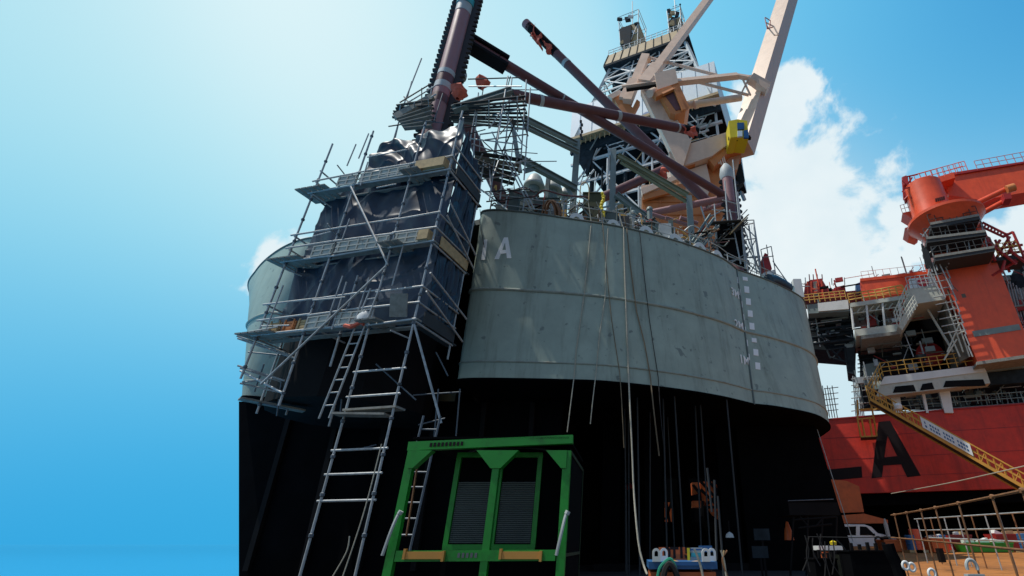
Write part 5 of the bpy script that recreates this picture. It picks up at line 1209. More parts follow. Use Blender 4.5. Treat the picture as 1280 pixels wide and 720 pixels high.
b = B(); dg = (gB0 - gA0); b.hexa([gA0 + V((0, 0, -.02)), gB0 + V((0, 0, -.02)), gB0 - side * 1.5 + V((0, 0, -.02)), gA0 - side * 1.5 + V((0, 0, -.02))], [gA0 + V((0, 0, .05)), gB0 + V((0, 0, .05)), gB0 - side * 1.5 + V((0, 0, .05)), gA0 - side * 1.5 + V((0, 0, .05))]); b.obj('walkway_floor', 'under', gw)
bn0, bn1 = gA0.lerp(gB0, .375), gA0.lerp(gB0, .685)
kk = side * .14
b = B(); b.prism([bn0 + kk + V((0, 0, .15)), bn1 + kk + V((0, 0, .15)), bn1 + kk + V((0, 0, 1.05)), bn0 + kk + V((0, 0, 1.05))], -side * .03); bno = b.obj('banner', 'windwall'); tag(bno, 'long white banner with blue lettering tied to the yellow gangway', 'banner')
for row in range(2):
    n = 16
    for i in range(n):
        if i in (1, 6, 11): continue
        a, c = bn0.lerp(bn1, (i + 1.2) / (n + 2)), bn0.lerp(bn1, (i + 1.2 + rnd.uniform(.5, .8)) / (n + 2)); z = .62 - row * .3
        b = B(); b.prism([a + kk * 1.05 + V((0, 0, z)), c + kk * 1.05 + V((0, 0, z)), c + kk * 1.05 + V((0, 0, z + .18)), a + kk * 1.05 + V((0, 0, z + .18))], -side * .01); b.obj('lettering', 'blue', bno)
hp = thing('hanging_platform', 'small yellow open frame platform hanging on the red hull under the gangway head', 'platform', aF(1085, 545, 2))
for (p, q) in (((1072, 524), (1076, 546)), ((1092, 522), (1096, 545)), ((1076, 546), (1096, 545)), ((1072, 524), (1092, 522)), ((1077, 524), (1081, 545)), ((1087, 523), (1090, 545)), ((1072, 500), (1072, 524)), ((1088, 500), (1092, 522)), ((1074, 512), (1090, 511))):
    b = B(); b.beam(aF(*p, 1.8), aF(*q, 1.8), .12, .12); b.obj('frame_bar', 'gyellow', hp)
    if p[1] >= 522: b = B(); b.beam(aF(*p, .6), aF(*q, .6), .1, .1); b.obj('frame_bar', 'gyellow', hp)
fp([(1076, 545), (1096, 544), (1096, 546.5), (1076, 547.5)], 1.8, 1.3, 'floor', 'under', hp)
# lamp on the gangway and the mooring line
b = B(); b.lathe([(.05, 0), (.3, .1), (.34, .4), (.2, .6), (.02, .62)], aF(1124, 513, 4.6), 14); tag(b.obj('lamp_globe', 'white', None, True), 'round pale bundle on the upper part of the yellow gangway', 'bundle')
b = B(); b.path(crv([at(1114, 617, 36), at(1180, 605, 30), at(1240, 592, 24), at(1300, 578, 20)], 16), .025); tag(b.obj('mooring_line', 'rope', None, True), 'thin pale mooring line stretched low in front of the red hull', 'rope')

# dense small plant, pipes and trays on the rig front
def clutter(poly, n, off0, off1, mats, tag_):
    xs = [p[0] for p in poly]; ys = [p[1] for p in poly]
    for k in range(n):
        s, t = rnd.random(), rnd.random()
        x = (poly[0][0] * (1 - s) + poly[1][0] * s) * (1 - t) + (poly[3][0] * (1 - s) + poly[2][0] * s) * t
        y = (poly[0][1] * (1 - s) + poly[1][1] * s) * (1 - t) + (poly[3][1] * (1 - s) + poly[2][1] * s) * t
        q = aF(x, y, rnd.uniform(off0, off1)); m = rnd.choice(mats); j = k % 4; b = B()
        if j == 0: b.tube(q, q + FD * rnd.uniform(.8, 3.5), rnd.choice((.035, .05, .09)), 6); b.obj(tag_ + '_pipe', m, rr, True)
        elif j == 1: b.tube(q, q + V((0, 0, rnd.uniform(.6, 2.4))), rnd.choice((.035, .05, .08)), 6); b.obj(tag_ + '_riser', m, rr, True)
        elif j == 2: b.beam(q, q + FD * rnd.uniform(.25, 1.0), .3, rnd.uniform(.15, .7)); b.obj(tag_ + '_fitting', m, rr)
        else: b.beam(q, q + FD * rnd.uniform(-1.2, 1.2) + V((0, 0, rnd.uniform(.4, 1.4))), .06, .06); b.obj(tag_ + '_strut', m, rr)
clutter([(1010, 393), (1064, 387), (1068, 436), (1014, 434)], 44, -1.2, 0, ['ddark', 'ddark', 'beam', 'steel', 'dark'], 'cantilever')
clutter([(1075, 424), (1148, 414), (1178, 458), (1090, 466)], 44, -1.8, .2, ['ddark', 'beam', 'steel', 'dirtydark', 'deepred'], 'bay')
clutter([(1110, 486), (1290, 472), (1290, 500), (1112, 512)], 72, -3, -.2, ['ddark', 'beam', 'steel', 'dark', 'dirtydark', 'rope'], 'maindeck')
clutter([(1178, 345), (1194, 343), (1226, 446), (1204, 450)], 60, .2, 2.6, ['ddark', 'deepred', 'steel', 'dirtydark', 'under'], 'tower_side')
clutter([(1240, 340), (1290, 334), (1300, 430), (1276, 436)], 44, -3.5, -.5, ['ddark', 'beam', 'steel', 'dark', 'deepred'], 'aft')
clutter([(1070, 385), (1126, 378), (1126, 404), (1072, 410)], 32, -2, .6, ['dirtywhite', 'beam', 'steel', 'dark', 'deepred'], 'gallery')
clutter([(1006, 348), (1060, 346), (1060, 368), (1006, 374)], 20, -4, -3, ['deepred', 'red', 'dark'], 'winch_deck')
clutter([(1082, 346), (1160, 338), (1160, 342), (1082, 350)], 14, -6, -4, ['pinkrail', 'steel', 'beam'], 'roof')
clutter([(1062, 470), (1098, 466), (1096, 516), (1066, 520)], 28, -1.2, .4, ['steel', 'beam', 'ddark', 'yellow', 'dirtywhite'], 'ladder_bay')
# ================================================================== YARD FOREGROUND
# green power pack frame
YG = 7.2
gA, gB_ = at(481, 760, YG), at(705, 760, YG)
TL, TR, BL, BR = at(512, 553, YG), at(713, 545, YG), at(497, 694, YG), at(699, 694, YG)
zt_g, zb_g = TL.z, BL.z
xl, xr = (TL.x + BL.x) / 2, (TR.x + BR.x) / 2
gp = thing('power_pack', 'bright green open steel frame power pack with black louvred enclosure in the foreground', 'power pack', ((xl + xr) / 2, YG + 1.1, 0))
def gb(p, q, w, h, nm='frame_bar', m='green', up=(0, 0, 1), par=gp): b = B(); b.beam(p, q, w, h, up); return b.obj(nm, m, par)
dp = 2.1; wpx = .108
zt1, zt2 = at(512, 556, YG).z, at(713, 549, YG).z
xm = (xl + xr) / 2 + .12
for x in (xl, xm, xr):
    gb((x, YG, .0), (x, YG, zt_g - .12), wpx if x != xm else .095, .1, 'post', up=(0, 1, 0))
gb((xl, YG + dp, .0), (xl, YG + dp, zt_g - .12), .08, .08, 'post', 'keel', up=(0, 1, 0))  # rear post coloured black for the shade inside the frame
gb((xl - .07, YG, zt_g - .06), (xr + .07, YG, zt_g + .04), .1, .12, 'top_beam')
b = B(); b.box((xr + .0, YG + .1 + dp / 2, zt_g / 2 - .02), (.06, dp - .05, zt_g - .08)); b.obj('side_shade_panel', 'keel', gp)  # black panel added to darken this side and keep sun off
for z in (zt_g - .12, zb_g): gb((xr + .04, YG + .1, z), (xr + .04, YG + dp, z), .012, .04, 'shaded_side_bar', 'shadegreen')  # side frame bars, their shade put into the dark green
gb((xr + .04, YG + dp, .1), (xr + .04, YG + dp, zt_g - .1), .012, .05, 'shaded_side_bar', 'shadegreen', up=(0, 1, 0))
b = B(); gb((xl + .07, YG - .01, zb_g - .01), (xr - .07, YG - .01, zb_g + .0), .1, .125, 'lower_beam')
for x, s_ in ((xl, 1), (xm, 1), (xm, -1), (xr, -1)):
    b = B(); b.prism([(x, YG - .07, zt_g - .12), (x + s_ * .30, YG - .07, zt_g - .12), (x + s_ * .07, YG - .07, zt_g - .36), (x, YG - .07, zt_g - .36)], (0, .14, 0)); b.obj('gusset', 'green', gp)
for a, c in (((xl + xm) / 2 - .16, .5), ((xm + xr) / 2 - .02, .52)):
    b = B(); b.box((a, YG - .08, zb_g), (c, .05, .085)); b.box((a - c / 2, YG - .09, zb_g + .015), (.03, .06, .12)); b.box((a + c / 2, YG - .09, zb_g - .01), (.03, .06, .12)); b.obj('fork_pocket', 'ochre', gp)
gb((xl - .02, YG + dp / 2, zt_g + .055), (xr + .02, YG + dp / 2, zt_g + .055), dp + .1, .03, 'shade_plate', 'keel')  # plate added on top to keep the frame's inside in shade
# black enclosure with louvred doors
b = B(); b.box(((xl + .72 + xr - .06) / 2, YG + 1.4, zt_g / 2 - .03), (xr - .06 - xl - .72, 1.7, zt_g - .08)); b.obj('enclosure', 'keel', gp)
pan = []
for (ux0, ux1, lx0, lx1) in ((575, 622, 558, 612), (628, 676, 620, 670)):
    Yp = YG + .5
    z1, z0 = at(600, 569, Yp).z, at(600, 684, Yp).z
    x0, x1 = at(ux0, 569, Yp).x, at(ux1, 569, Yp).x
    fr = B()
    for a, c in (((x0, z0), (x0, z1)), ((x1, z0), (x1, z1))): fr.beam((a[0], Yp, a[1]), (c[0], Yp, c[1]), .07, .06, (0, 1, 0))
    for z in (z0, z1): fr.beam((x0 - .03, Yp - .004, z), (x1 + .03, Yp - .004, z), .06, .07)
    o = fr.obj('louvre_door', 'green', gp)
    b = B(); b.box(((x0 + x1) / 2, Yp + .035, (z0 + z1) / 2), (x1 - x0 - .06, .02, z1 - z0 - .06)); b.obj('backing', 'keel', o)
    b = B(); n = 44
    for i in range(n):
        z = z0 + .06 + (z1 - z0 - .12) * i / n
        if i < n * .72: b.box(((x0 + x1) / 2, Yp + .0, z), (x1 - x0 - .09, .02, .011), Matrix.Rotation(.6, 3, 'X'))
    b.obj('louvre_slats', 'louver', o)
for k, (x0, n) in enumerate(((xl + .27, 9), (xl + .9, 5))):
    b = B()
    for i in range(n):
        z_ = zt_g - .06 + .10 * ((x0 + i * .052 - xl) / (xr - xl)) if k == 0 else zb_g
        b.box((x0 + i * .055, YG - .075, z_ + .0), (.032, .012, .055))
    b.obj('lettering', 'black' if k == 0 else 'louver', gp)
for x in (xl - .02, xr):
    b = B(); b.path(crv([(x - .05, YG - .12, zb_g + .0), (x + .0, YG - .14, zb_g + .25), (x + .03, YG - .12, zb_g + .42), (x + .05, YG - .1, zb_g + .5)], 10), .022); b.tube((x + .05, YG - .1, zb_g + .48), (x + .07, YG - .1, zb_g + .52), .035); ob = b.obj('shackle_sling', 'tape', None, True)
    tag(ob, 'grey lifting sling hooked on the %s post of the green power pack' % ('left' if x < xm else 'right'), 'sling', 'slings on the green power pack')
b = B(); b.path(crv([at(x, y, 7.9) for x, y in ((585, 566), (600, 561), (615, 563), (640, 560), (665, 560), (700, 566))], 16), .02); b.obj('cable', 'louver', gp)
b = B(); b.path(crv([at(522, 580, 8.3), at(516, 620, 8.3), at(508, 670, 8.3)], 8), .018); tag(b.obj('cable', 'railrust', None, True), 'thin orange cable hanging inside the left bay of the green power pack', 'cable')
# orange container with a number board
YO = 9.5
p0, p1 = at(813, 690, YO), at(893, 690, YO)
zo = at(850, 705, YO).z
oc = thing('orange_container', 'orange steel container with blue top rail and number board under the hull', 'container', ((p0.x + p1.x) / 2, YO + .6, 0))
b = B(); b.box(((p0.x + p1.x) / 2, YO + .65, zo / 2 - .06), (p1.x - p0.x, 1.3, zo - .12)); b.obj('body', 'orangebox', oc)
b = B(); b.box(((p0.x + p1.x) / 2, YO + .65, zo - .02), (p1.x - p0.x + .06, 1.36, .11)); b.obj('top_rail', 'blue', oc)
b = B(); b.box(((p0.x + p1.x) / 2, YO - .035, zo - .02), ((p1.x - p0.x) * .6, .02, .02)); b.obj('rail_stripe', 'glass', oc)
for x, y, Y in ((820.5, 704, YO - .05), (830, 702, YO + .35), (882.5, 703, YO - .05), (890, 700, YO + .35)):
    q = at(x, y - 9, Y); b = B(); n = 12; w_ = .068
    o_ = [(-w_, -.08)] + [(-w_ * math.cos(math.pi * i / n), w_ * math.sin(math.pi * i / n) * 1.1 + .05) for i in range(n + 1)] + [(w_, -.08)]
    i_ = [(-w_ * .45, -.0)] + [(-w_ * .45 * math.cos(math.pi * i / n), w_ * .45 * math.sin(math.pi * i / n) * 1.1 + .05) for i in range(n + 1)] + [(w_ * .45, -.0)]
    m_ = len(o_); zq = zo + .115
    fr = [V((q.x + a, Y, zq + c)) for a, c in o_] + [V((q.x + a, Y, zq + c)) for a, c in i_]; bk = [v + V((0, .05, 0)) for v in fr]
    b.add(fr + bk, [[i, i + 1, m_ + i + 1, m_ + i] for i in range(m_ - 1)] + [[2 * m_ + i, 2 * m_ + i + 1, 3 * m_ + i + 1, 3 * m_ + i] for i in range(m_ - 1)] + [[i, i + 1, 2 * m_ + i + 1, 2 * m_ + i] for i in range(m_ - 1)] + [[m_ + i, m_ + i + 1, 3 * m_ + i + 1, 3 * m_ + i] for i in range(m_ - 1)] + [[0, m_, 3 * m_, 2 * m_], [m_ - 1, 2 * m_ - 1, 4 * m_ - 1, 3 * m_ - 1], [0, m_ - 1, 2 * m_ - 1, m_], [2 * m_, 3 * m_ - 1, 4 * m_ - 1, 3 * m_]])
    b.obj('lifting_eye', 'white', oc)
Yb = YO + .8
def brd(x0, x1, y0, y1, Y, nm, m, par=None, dep=.04):
    a, c = at(x0, y1, Y), at(x1, y0, Y); b = B(); b.box(((a.x + c.x) / 2, Y + dep / 2, (a.z + c.z) / 2), (c.x - a.x, dep, c.z - a.z)); return b.obj(nm, m, par)
nb = brd(824, 860, 684, 700, Yb, 'number_board', 'orangebox', oc)
a = at(847, 691.5, Yb - .02); text_mesh('0T15', .24, a, (1, 0, 0), (0, 0, 1), .02, .012).obj('numerals', 'black', nb)
ps_ = brd(860, 878, 684.5, 702, Yb - .01, 'poster', 'tape', oc); brd(862.5, 877, 686, 688, Yb - .03, 'poster_heading', 'glass', ps_, .01); brd(864, 876, 691, 696, Yb - .03, 'poster_drawing', 'teal', ps_, .01); brd(859.5, 862, 685, 701, Yb - .04, 'poster_margin', 'cab', ps_, .01)
bs = brd(874, 890, 682, 690, Yb + .15, 'blue_sign', 'blue', oc)
b = B(); b.path(crv([at(x, y, YO + .2) for x, y in ((834, 700), (842, 701), (850, 703), (862, 703), (872, 702), (880, 704))], 14), .016); b.obj('yellow_cord', 'yellow', oc)
b = B(); b.path(crv([at(x, y, YO - .2) for x, y in ((822, 722), (825, 710), (832, 702), (838, 699), (843, 706), (846, 716))], 20), .028); tag(b.obj('hose', 'ghose', None, True), 'green hose looped over the orange container top', 'hose')
b = B(); b.path(crv([at(x, y, YO - .25) for x, y in ((829, 722), (832, 711), (837, 705), (843, 712), (847, 722))], 14), .05); tag(b.obj('hose', 'rubber', None, True), 'thick black hose hanging beside the green hose on the orange container', 'hose')
b = B(); b.path(crv([at(x, y, YO - .15) for x, y in ((868, 686), (872, 696), (876, 708), (879, 722))], 12), .02); tag(b.obj('cord', 'rope', None, True), 'pale cord dangling down the front of the orange container', 'cord')
for k, (x0, y0, x1, y1) in enumerate(((893, 600, 896, 700), (897, 620, 905, 722), (884, 585, 890, 640))):
    b = B(); b.tube(at(x0, y0, 14), at(x1, y1, 14), .03); tag(b.obj('pole', 'under', None, True), ['dark grey scaffold pole standing right of the orange container', 'dark grey leaning pole right of the orange container reaching lowest', 'dark short pole in front of the lit orange frame'][k], 'pole', 'dark poles under the hull')
for k in range(3):
    b = B(); b.path(crv([at(901 + k * 4, 688, 12), at(905 - k * 1, 700, 12), at(908 + k, 722, 12)], 10), .02); tag(b.obj('hose', ['rope', 'timber', 'railrust'][k], None, True), ['pale hose tail beside the dark poles', 'yellowish hose tail beside the dark poles', 'orange hose tail beside the dark poles'][k], 'hose')
t = thing('dark_backdrop', 'added black backdrop closing the view under the hull', 'backdrop', (8, 72, 0)); b = B(); b.box((6, 72.5, 6), (34, 1, 12)); b.obj('backdrop_face', 'keel', t)  # black backdrop added so that no bright sky shows under the hull
for i in range(9): b = B(); b.box((-9 + i * 3.8, 71.8, 6), (.4, .4, 12)); b.obj('backdrop_rib', 'keel', t)
# sunlit orange lattice seen through the gap below the hull
YF = 62
lf = thing('lattice_tower', 'orange steel lattice seen far off through the dark gap under the hull', 'lattice', at(878, 640, YF))
lf.location.z = 0
for (pix) in ([(876, 602), (911, 602), (911, 643), (902, 650), (892, 643), (880, 625)], [(852, 603), (858, 603), (858, 625), (852, 625)], [(865, 603), (874, 603), (874, 616), (866, 618)], [(808, 630), (816, 630), (816, 650), (808, 650)], [(830, 628), (842, 628), (842, 658), (832, 660)], [(866, 626), (880, 626), (880, 634), (866, 634)], [(808, 606), (816, 606), (816, 620), (810, 620)]):
    b = B(); b.prism([at(x, y, YF) for x, y in pix], (0, 1.5, 0)); b.obj('panel', 'orangebox', lf)
for (p, q) in (((876, 602), (911, 640)), ((884, 600), (911, 628)), ((894, 602), (911, 618)), ((880, 634), (911, 634)), ((892, 602), (902, 650)), ((911, 606), (884, 630)), ((806, 628), (818, 650)), ((818, 630), (806, 648)), ((812, 626), (812, 655)), ((833, 628), (838, 660)), ((840, 626), (832, 650)), ((876, 612), (911, 646)), ((878, 626), (878, 645)), ((808, 604), (817, 620)), ((866, 606), (874, 616))):
    b = B(); b.beam(at(*p, YF - .4), at(*q, YF - .4), .3, .3, (0, 1, 0)); b.obj('lattice_bar', 'dark', lf)
# added black screens that hide bright sky in the gaps under the hull
for k, (x0, x1, y0, y1, Y, lab) in enumerate(((742, 806, 590, 720, 50.5, 'tall added black screen in the dark left of the lit orange lattice'), (912, 1010, 596, 700, 50, 'tall added black screen in the dark right of the lit orange lattice'), (816, 830, 596, 700, 51, 'narrow added black screen between two lit orange openings'), (843, 851, 596, 700, 51.5, 'thin added black screen left of the lit orange panel'), (806, 912, 652, 705, 52, 'low added black screen below the lit orange openings'))):
    a, c = at(x0, y1, Y), at(x1, y0, Y); z0 = max(0, a.z); t = thing('sky_screen', lab, 'screen', ((a.x + c.x) / 2, Y, 0)); n = 5
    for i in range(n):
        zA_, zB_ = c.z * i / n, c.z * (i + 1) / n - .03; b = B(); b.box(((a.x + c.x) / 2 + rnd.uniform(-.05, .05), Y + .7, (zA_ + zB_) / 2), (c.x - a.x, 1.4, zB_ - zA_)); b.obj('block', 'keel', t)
# dark table-like platform under the right end, orange box behind it
Yp = 22
tp = thing('work_platform', 'dark steel work platform with thin legs under the right hull end', 'platform', at(1015, 640, Yp)); tp.location.z = 0
a, c = at(985, 628, Yp), at(1050, 644, Yp)
b = B(); b.box(((a.x + c.x) / 2, Yp + 1, (a.z + c.z) / 2), (c.x - a.x, 2, a.z - c.z)); b.obj('deck', 'dark', tp)
b = B(); b.tube(at(985, 626, Yp - .1), at(1042, 624, Yp - .1), .018); b.obj('rail', 'coupler', tp)
for p, q in (((992, 646), (988, 720)), ((1010, 646), (1008, 720)), ((1046, 646), (1044, 715)), ((1028, 646), (1026, 720)), ((992, 650), (1046, 646)), ((998, 660), (1040, 655)), ((1000, 646), (1012, 660)), ((1030, 646), (1020, 658))):
    b = B(); b.tube(at(*p, Yp), at(*q, Yp), .04); b.obj('leg', 'dark', tp)
Yx = 46.2
ob_ = thing('orange_cabin', 'orange steel cabin on stilts in front of the red hull above the truck', 'cabin', at(1060, 640, Yx)); ob_.location.z = 0
b = B(); b.prism([at(x, y, Yx) for x, y in ((1036, 599), (1058, 601), (1074, 608), (1080, 640), (1052, 641), (1042, 625))], (0, .9, 0)); b.obj('cabin_shell', 'orangebox', ob_)
b = B(); b.prism([at(x, y, Yx - .3) for x, y in ((995, 648), (1080, 642), (1110, 650), (1110, 654), (995, 655))], (0, 1.2, 0)); b.obj('cabin_base', 'orangebox', ob_)
for x in (1040, 1078): b = B(); b.beam((at(x, 640, Yx + 1).x, Yx + 1, 0), at(x, 640, Yx + 1), .2, .2); b.obj('stilt', 'dark', ob_)
# white pick-up truck
YT = 44
q0 = at(1045, 686, YT)
tk = thing('pickup_truck', 'white crew-cab pick-up truck parked beyond the guard rail', 'pick-up truck', (q0.x + 1.6, YT + .9, floor_z(YT)))
sc_ = (at(1110, 670, YT).x - at(1045, 670, YT).x)
zr, zw, zh = at(1060, 655.5, YT).z, at(1060, 668, YT).z, at(1060, 688, YT).z
X = lambda px: at(px, 670, YT).x
b = B(); b.prism([(X(1048), YT, zh), (X(1110), YT, zh), (X(1112), YT, zw - .25), (X(1108), YT, zw - .04), (X(1098), YT, zw + .1), (X(1092), YT, zr - .18), (X(1084), YT, zr), (X(1048), YT, zr + .02), (X(1045), YT, zw), (X(1046), YT, zh)], (0, 1.8, 0)); body = b.obj('cab_body', 'van', tk, True); bv = body.modifiers.new('bevel', 'BEVEL'); bv.width = .06; bv.segments = 3
for pl in ([(1053, 658.5), (1070, 658), (1070, 669), (1052, 669)], [(1075, 658), (1083, 658.3), (1092, 667), (1093, 669), (1075, 669)]):
    b = B(); b.prism([at(x, y, YT - .02) for x, y in pl], (0, .03, 0)); b.obj('side_window', 'dark', tk)
b = B(); b.box((X(1036), YT + .9, (zh + zw) / 2 - .1), (X(1047) - X(1022), 1.75, zw - zh - .25)); b.obj('load_bed', 'van', tk)
b = B(); b.box((X(1109.5), YT + .9, zh + .1), (.25, 1.8, .25)); b.obj('bumper', 'tape', tk)
b = B(); b.prism([at(x, y, YT - .02) for x, y in ((1107, 671), (1111, 672), (1111.5, 676), (1108, 675.5))], (0, .3, 0)); b.obj('headlight', 'tape', tk)
b = B(); b.box((X(1092), YT - .1, zw - .02), (.12, .2, .16)); b.obj('wing_mirror', 'dark', tk)
for px in (1030, 1097):
    for yy in (0, 1.6):
        b = B(); b.lathe([(.02, -.1), (.2, -.11), (.36, -.1), (.38, 0), (.36, .1), (.2, .11), (.02, .1)], (X(px), YT + .1 + yy, floor_z(YT) + .38), 22, (0, 1, 0)); wh_ = b.obj('wheel', 'rubber', tk, True)
        b = B(); b.lathe([(.02, -.13), (.18, -.125), (.2, -.115)], (X(px), YT + .1 + yy, floor_z(YT) + .38), 16, (0, 1, 0)); b.obj('rim', 'tape', wh_, True)
# guard rails in the right foreground
gr = thing('yard_guard_rail', 'rusty tube guard rail curving towards the right foreground, nearest one', 'guard rail', (6, 9, 0))
def Yrail(px): return 14.5 - (px - 1114) / 166 * 8.3
for yA, yB, r in ((644, 613, .019), (672, 688, .017)):
    pts_ = [at(1114 + i * 10.5, yA + (yB - yA) * ((i * 10.5) / 166) ** 1.08, 14.5 - (i * 10.5) / 166 * 8.3) for i in range(18)]
    b = B(); b.path(pts_, r, 8); b.obj('rail', 'railrust', gr, True)
for xt, xbm in ((1118, 1126), (1133, 1140), (1151, 1160), (1169, 1186), (1198, 1218), (1240, 1262), (1278, 1310)):
    k = (xt - 1114) / 166; Y = 14.5 - k * 8.3; p = at(xt, 644 - 31 * k ** 1.08, Y)
    b = B(); b.tube((p.x, p.y, 0), p + V((0, 0, .03)), .018, 8); b.obj('post', 'railrust', gr, True)
    b = B(); b.lathe([(.02, -.035), (.036, -.022), (.036, .022), (.02, .035)], p, 8); b.obj('clamp', 'railrust', gr, True)
g2 = thing('yard_guard_rail', 'farther grey tube barrier running behind the nearest rusty guard rail', 'guard rail', (12, 20, 0))
for (p, q, Y0, Y1) in (((1143, 649), (1300, 639), 24, 17), ((1150, 663), (1300, 660), 24, 17), ((1160, 672), (1300, 678), 23, 17)):
    b = B(); b.tube(at(*p, Y0), at(*q, Y1), .025); b.obj('rail', 'steel', g2, True)
for i in range(9):
    x = 1146 + i * 17; Y = 24 - i * .8; p = at(x, 649 - i * 1.1, Y); b = B(); b.tube((p.x, p.y, 0), p, .025); b.obj('post', 'railrust' if i % 3 == 1 else 'steel', g2, True)
# things standing on the rusty floor behind the rails
for i, (px, py, m, h, lab) in enumerate(((1137, 671, 'blue', 1.0, 'blue drum behind the guard rail nearest the truck'), (1174, 666, 'blue', 1.0, 'blue drum between the orange bins behind the guard rail'), (1143, 668, 'red', 1.4, 'red post box like drum right of the blue drum'), (1277, 668, 'blue', 1.1, 'blue drum at the right edge behind the barrier'))):
    Y = 33; p = at(px, py, Y); t = thing('drum', lab, 'drum', (p.x, Y, 0)); b = B(); b.lathe([(.02, 0), (.29, .01), (.29, .3), (.31, .32), (.29, .34), (.29, .55), (.31, .57), (.29, .59), (.29, h * .8 - .02), (.27, h * .8), (.02, h * .8 - .02)], (p.x, Y, floor_z(Y) + .15), 18); b.obj('shell', m, t, True)
    b = B(); b.box((p.x, Y, floor_z(Y) + .08), (.8, .8, .14)); b.obj('pallet', 'timber', t)
for i, (px, m, wd, hh, lab) in enumerate(((1166, 'orangebox', 1.0, 1.5, 'orange bin behind the guard rail near the middle'), (1225, 'green', 3.0, 1.0, 'long low green skip with clutter behind the barrier'), (1114, 'orangebox', 1.6, 1.3, 'orange low box just right of the pick-up truck'), (1260, 'deepred', 2.4, 1.9, 'dark red box behind the barrier on the right'), (1194, 'deepred', 1.4, 1.8, 'dark red crate left of the green skip'))):
    Y = 33 + i * .5; x = at(px, 668, Y).x; fz = floor_z(Y); hh = hh * .5 + fz; t = thing('bin', lab, 'bin', (x, Y, fz)); b = B(); b.hexa([(x - wd / 2 * .92, Y - .5, fz + .03), (x + wd / 2 * .92, Y - .5, fz + .03), (x + wd / 2 * .92, Y + .5, fz + .03), (x - wd / 2 * .92, Y + .5, fz + .03)], [(x - wd / 2, Y - .55, hh), (x + wd / 2, Y - .55, hh), (x + wd / 2, Y + .55, hh), (x - wd / 2, Y + .55, hh)]); b.obj('body', m, t)
    b = B()
    for s_ in (-.56, .56): b.beam((x - wd / 2, Y + s_, hh), (x + wd / 2, Y + s_, hh), .06, .08)
    b.obj('rim', m, t)
    for k in range(3): b = B(); b.box((x - wd * .3 + k * wd * .3, Y, hh + .08), (wd * .2, .4, rnd.uniform(.1, .35)), Matrix.Rotation(rnd.uniform(-.5, .5), 3, 'Y')); b.obj('contents', rnd.choice(['white', 'timber', 'dark', 'steel']), t)
p = at(1107, 668, 44); b = B(); b.lathe([(.02, 0), (.16, .02), (.16, 1.6), (.1, 1.8), (.05, 2.0)], (p.x, 43.6, floor_z(43.6)), 14); tag(b.obj('gas_cylinder', 'tape', None, True), 'white gas cylinder standing right of the pick-up truck', 'gas cylinder')
# dark cabinets before the truck, netting and white rings
for (x0, x1, y0, Y, lab) in ((1062, 1114, 690, 15, 'black low cabinet in front of the pick-up truck'), (1018, 1046, 700, 16, 'black box with hoses left of the black cabinet')):
    a, c = at(x0, y0, Y), at(x1, y0, Y); t = thing('cabinet', lab, 'cabinet', ((a.x + c.x) / 2, Y + .4, 0)); b = B(); b.box(((a.x + c.x) / 2, Y + .4, a.z / 2), (c.x - a.x, .8, a.z)); b.obj('body', 'keel', t); b = B(); b.box(((a.x + c.x) / 2, Y + .4, a.z + .02), (c.x - a.x + .05, .85, .04)); b.obj('top', 'keel', t)
    for i in range(5): x = a.x + (c.x - a.x) * (i + .5) / 5; b = B(); b.box((x, Y + .1, a.z + .12), (.07, .1, rnd.uniform(.1, .3))); b.obj('knob', 'dark', t)
a = at(1038, 684, 17); t = thing('olive_bin', 'olive green bin with a white lid in the dark left of the black cabinet', 'bin', (a.x, 17, 0)); b = B(); b.box((at(1046, 700, 17).x, 17.4, at(1046, 705, 17).z / 1.0 - .1), (.35, .5, .7)); b.obj('body', 'olivecloth', t); b = B(); b.box((at(1039, 685, 17).x, 17.3, at(1039, 685, 17).z), (.75, .5, .12)); b.obj('lid', 'white', t)
b = B(); b.box((at(1035, 702, 16.6).x, 16.8, at(1035, 702, 16.6).z), (.2, .3, .5)); tag(b.obj('red_can', 'orangebox'), 'small red-orange can beside the olive bin', 'can')
b = B(); b.lathe([(.02, 0), (.09, .02), (.1, .1), (.02, .14)], at(1042, 682, 16.5), 12); tag(b.obj('hard_hat', 'cab', None, True), 'yellow hard hat lying on the white lid', 'hard hat')
for i in range(9):
    p = at(1006 + i * 5.0, 672 + rnd.uniform(-6, 10), 15.6); q = p + V((rnd.uniform(-.25, .25), 0, -rnd.uniform(.4, 1.1))); b = B(); b.path(crv([p, p.lerp(q, .5) + V((rnd.uniform(-.15, .15), 0, 0)), q], 6), .018, 5); tag(b.obj('cable', 'rubber', None, True), 'short black cable hanging in the tangle in front of the pick-up truck', 'cable', 'tangled black cables before the truck')
b = B(); b.path([at(1010, 671, 15.8), at(1070, 672, 15.6), at(1118, 671, 15.4)], .012); tag(b.obj('bar', 'rubber', None, True), 'long thin black bar in front of the pick-up truck', 'bar')
for px, py, r, Y, lab in ((1132, 707, .052, 9.5, 'white ring fender hanging on the black netting, left one'), (1140, 709, .052, 9.5, 'white ring fender hanging on the black netting, right one'), (1165, 717, .055, 9.0, 'white ring fender lower beside the rail posts')):
    c = at(px, py, Y); b = B(); b.path([c + V((r * math.cos(i / 16 * 6.2832), 0, r * 1.15 * math.sin(i / 16 * 6.2832))) for i in range(17)], .021, 8); tag(b.obj('ring', 'white', None, True), lab, 'ring', 'white rings by the guard rail')
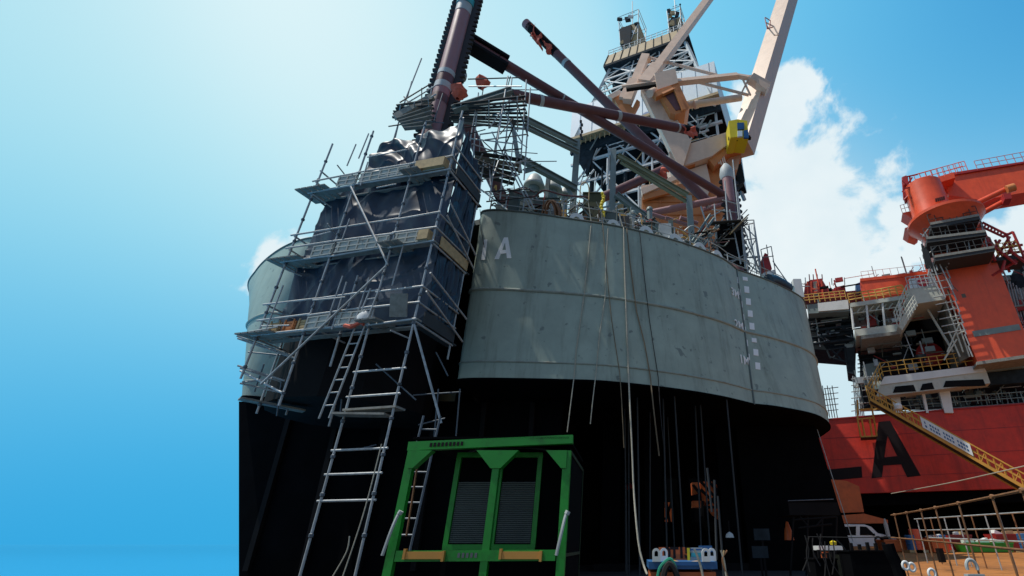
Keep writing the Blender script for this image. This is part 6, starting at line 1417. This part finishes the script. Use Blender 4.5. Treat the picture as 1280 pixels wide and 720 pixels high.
c = at(1215, 709, 8.0); t = thing('life_ring', 'white horseshoe ring standing at the foot of the rusty guard rail', 'ring', c)
b = B(); b.path([c + V((.075 * math.cos(a), 0, .095 * math.sin(a))) for a in [(-.4 + i / 14 * 3.9) for i in range(15)]], .024, 8); b.obj('ring_body', 'tape', t, True); b = B(); b.box(c + V((0, 0, -.1)), (.24, .1, .03)); b.obj('foot', 'tape', t)
b = B(); b.path(crv([at(x, y, 12.0) for x, y in ((1110, 680), (1114, 692), (1121, 706), (1126, 722))], 10), .13, 8); tag(b.obj('netting', 'keel', None, True), 'rolled black netting slumped beside the guard rail end', 'netting')
b = B(); b.box(at(1176, 694, 20), (.17, .2, .45)); tag(b.obj('black_post', 'dark'), 'short black post on the rusty orange floor', 'post')
# hidden-in-shade items below the hull
for px, py, Y, m, r, lab in ((912, 669, 20, 'tape', .16, 'small grey lamp head hanging in the dark under the hull'), (942, 624, 30, 'tape', .14, 'tiny lamp in the dark under the hull right of the orange lattice'), (786, 608, 30, 'deepred', .3, 'small red light box in the dark beside the rope')):
    c = at(px, py, Y); t = thing('lamp', lab, 'lamp', c); b = B(); b.lathe([(.02, -r * .6), (r, -r * .5), (r * .8, r * .2), (r * .3, r * .6), (.02, r * .7)], c, 14); b.obj('shade', m, t, True); b = B(); b.tube(c + V((0, 0, r * .5)), c + V((0, 0, r * 3)), .02); b.obj('stem', 'dark', t)
c = at(985, 663, 24); b = B(); b.lathe([(.02, 0), (.22, .02), (.16, .4), (.05, .75), (.02, .76)], c - V((0, 0, .4)), 14); tag(b.obj('traffic_cone', 'orangebox', None, True), 'orange traffic cone in the dark under the right hull end', 'traffic cone')
for px, py, lab in ((950, 690, 'grey electrical panel in the dark under the hull'), (952, 668, 'pale grey board in the dark under the hull')):
    c = at(px, py, 21); t = thing('panel', lab, 'panel', (c.x, 21, 0)); b = B(); b.box(c, (.6, .1, .4)); b.obj('face', 'ddark', t); b = B(); b.tube((c.x, 21, 0), c, .04); b.obj('stand', 'dark', t)
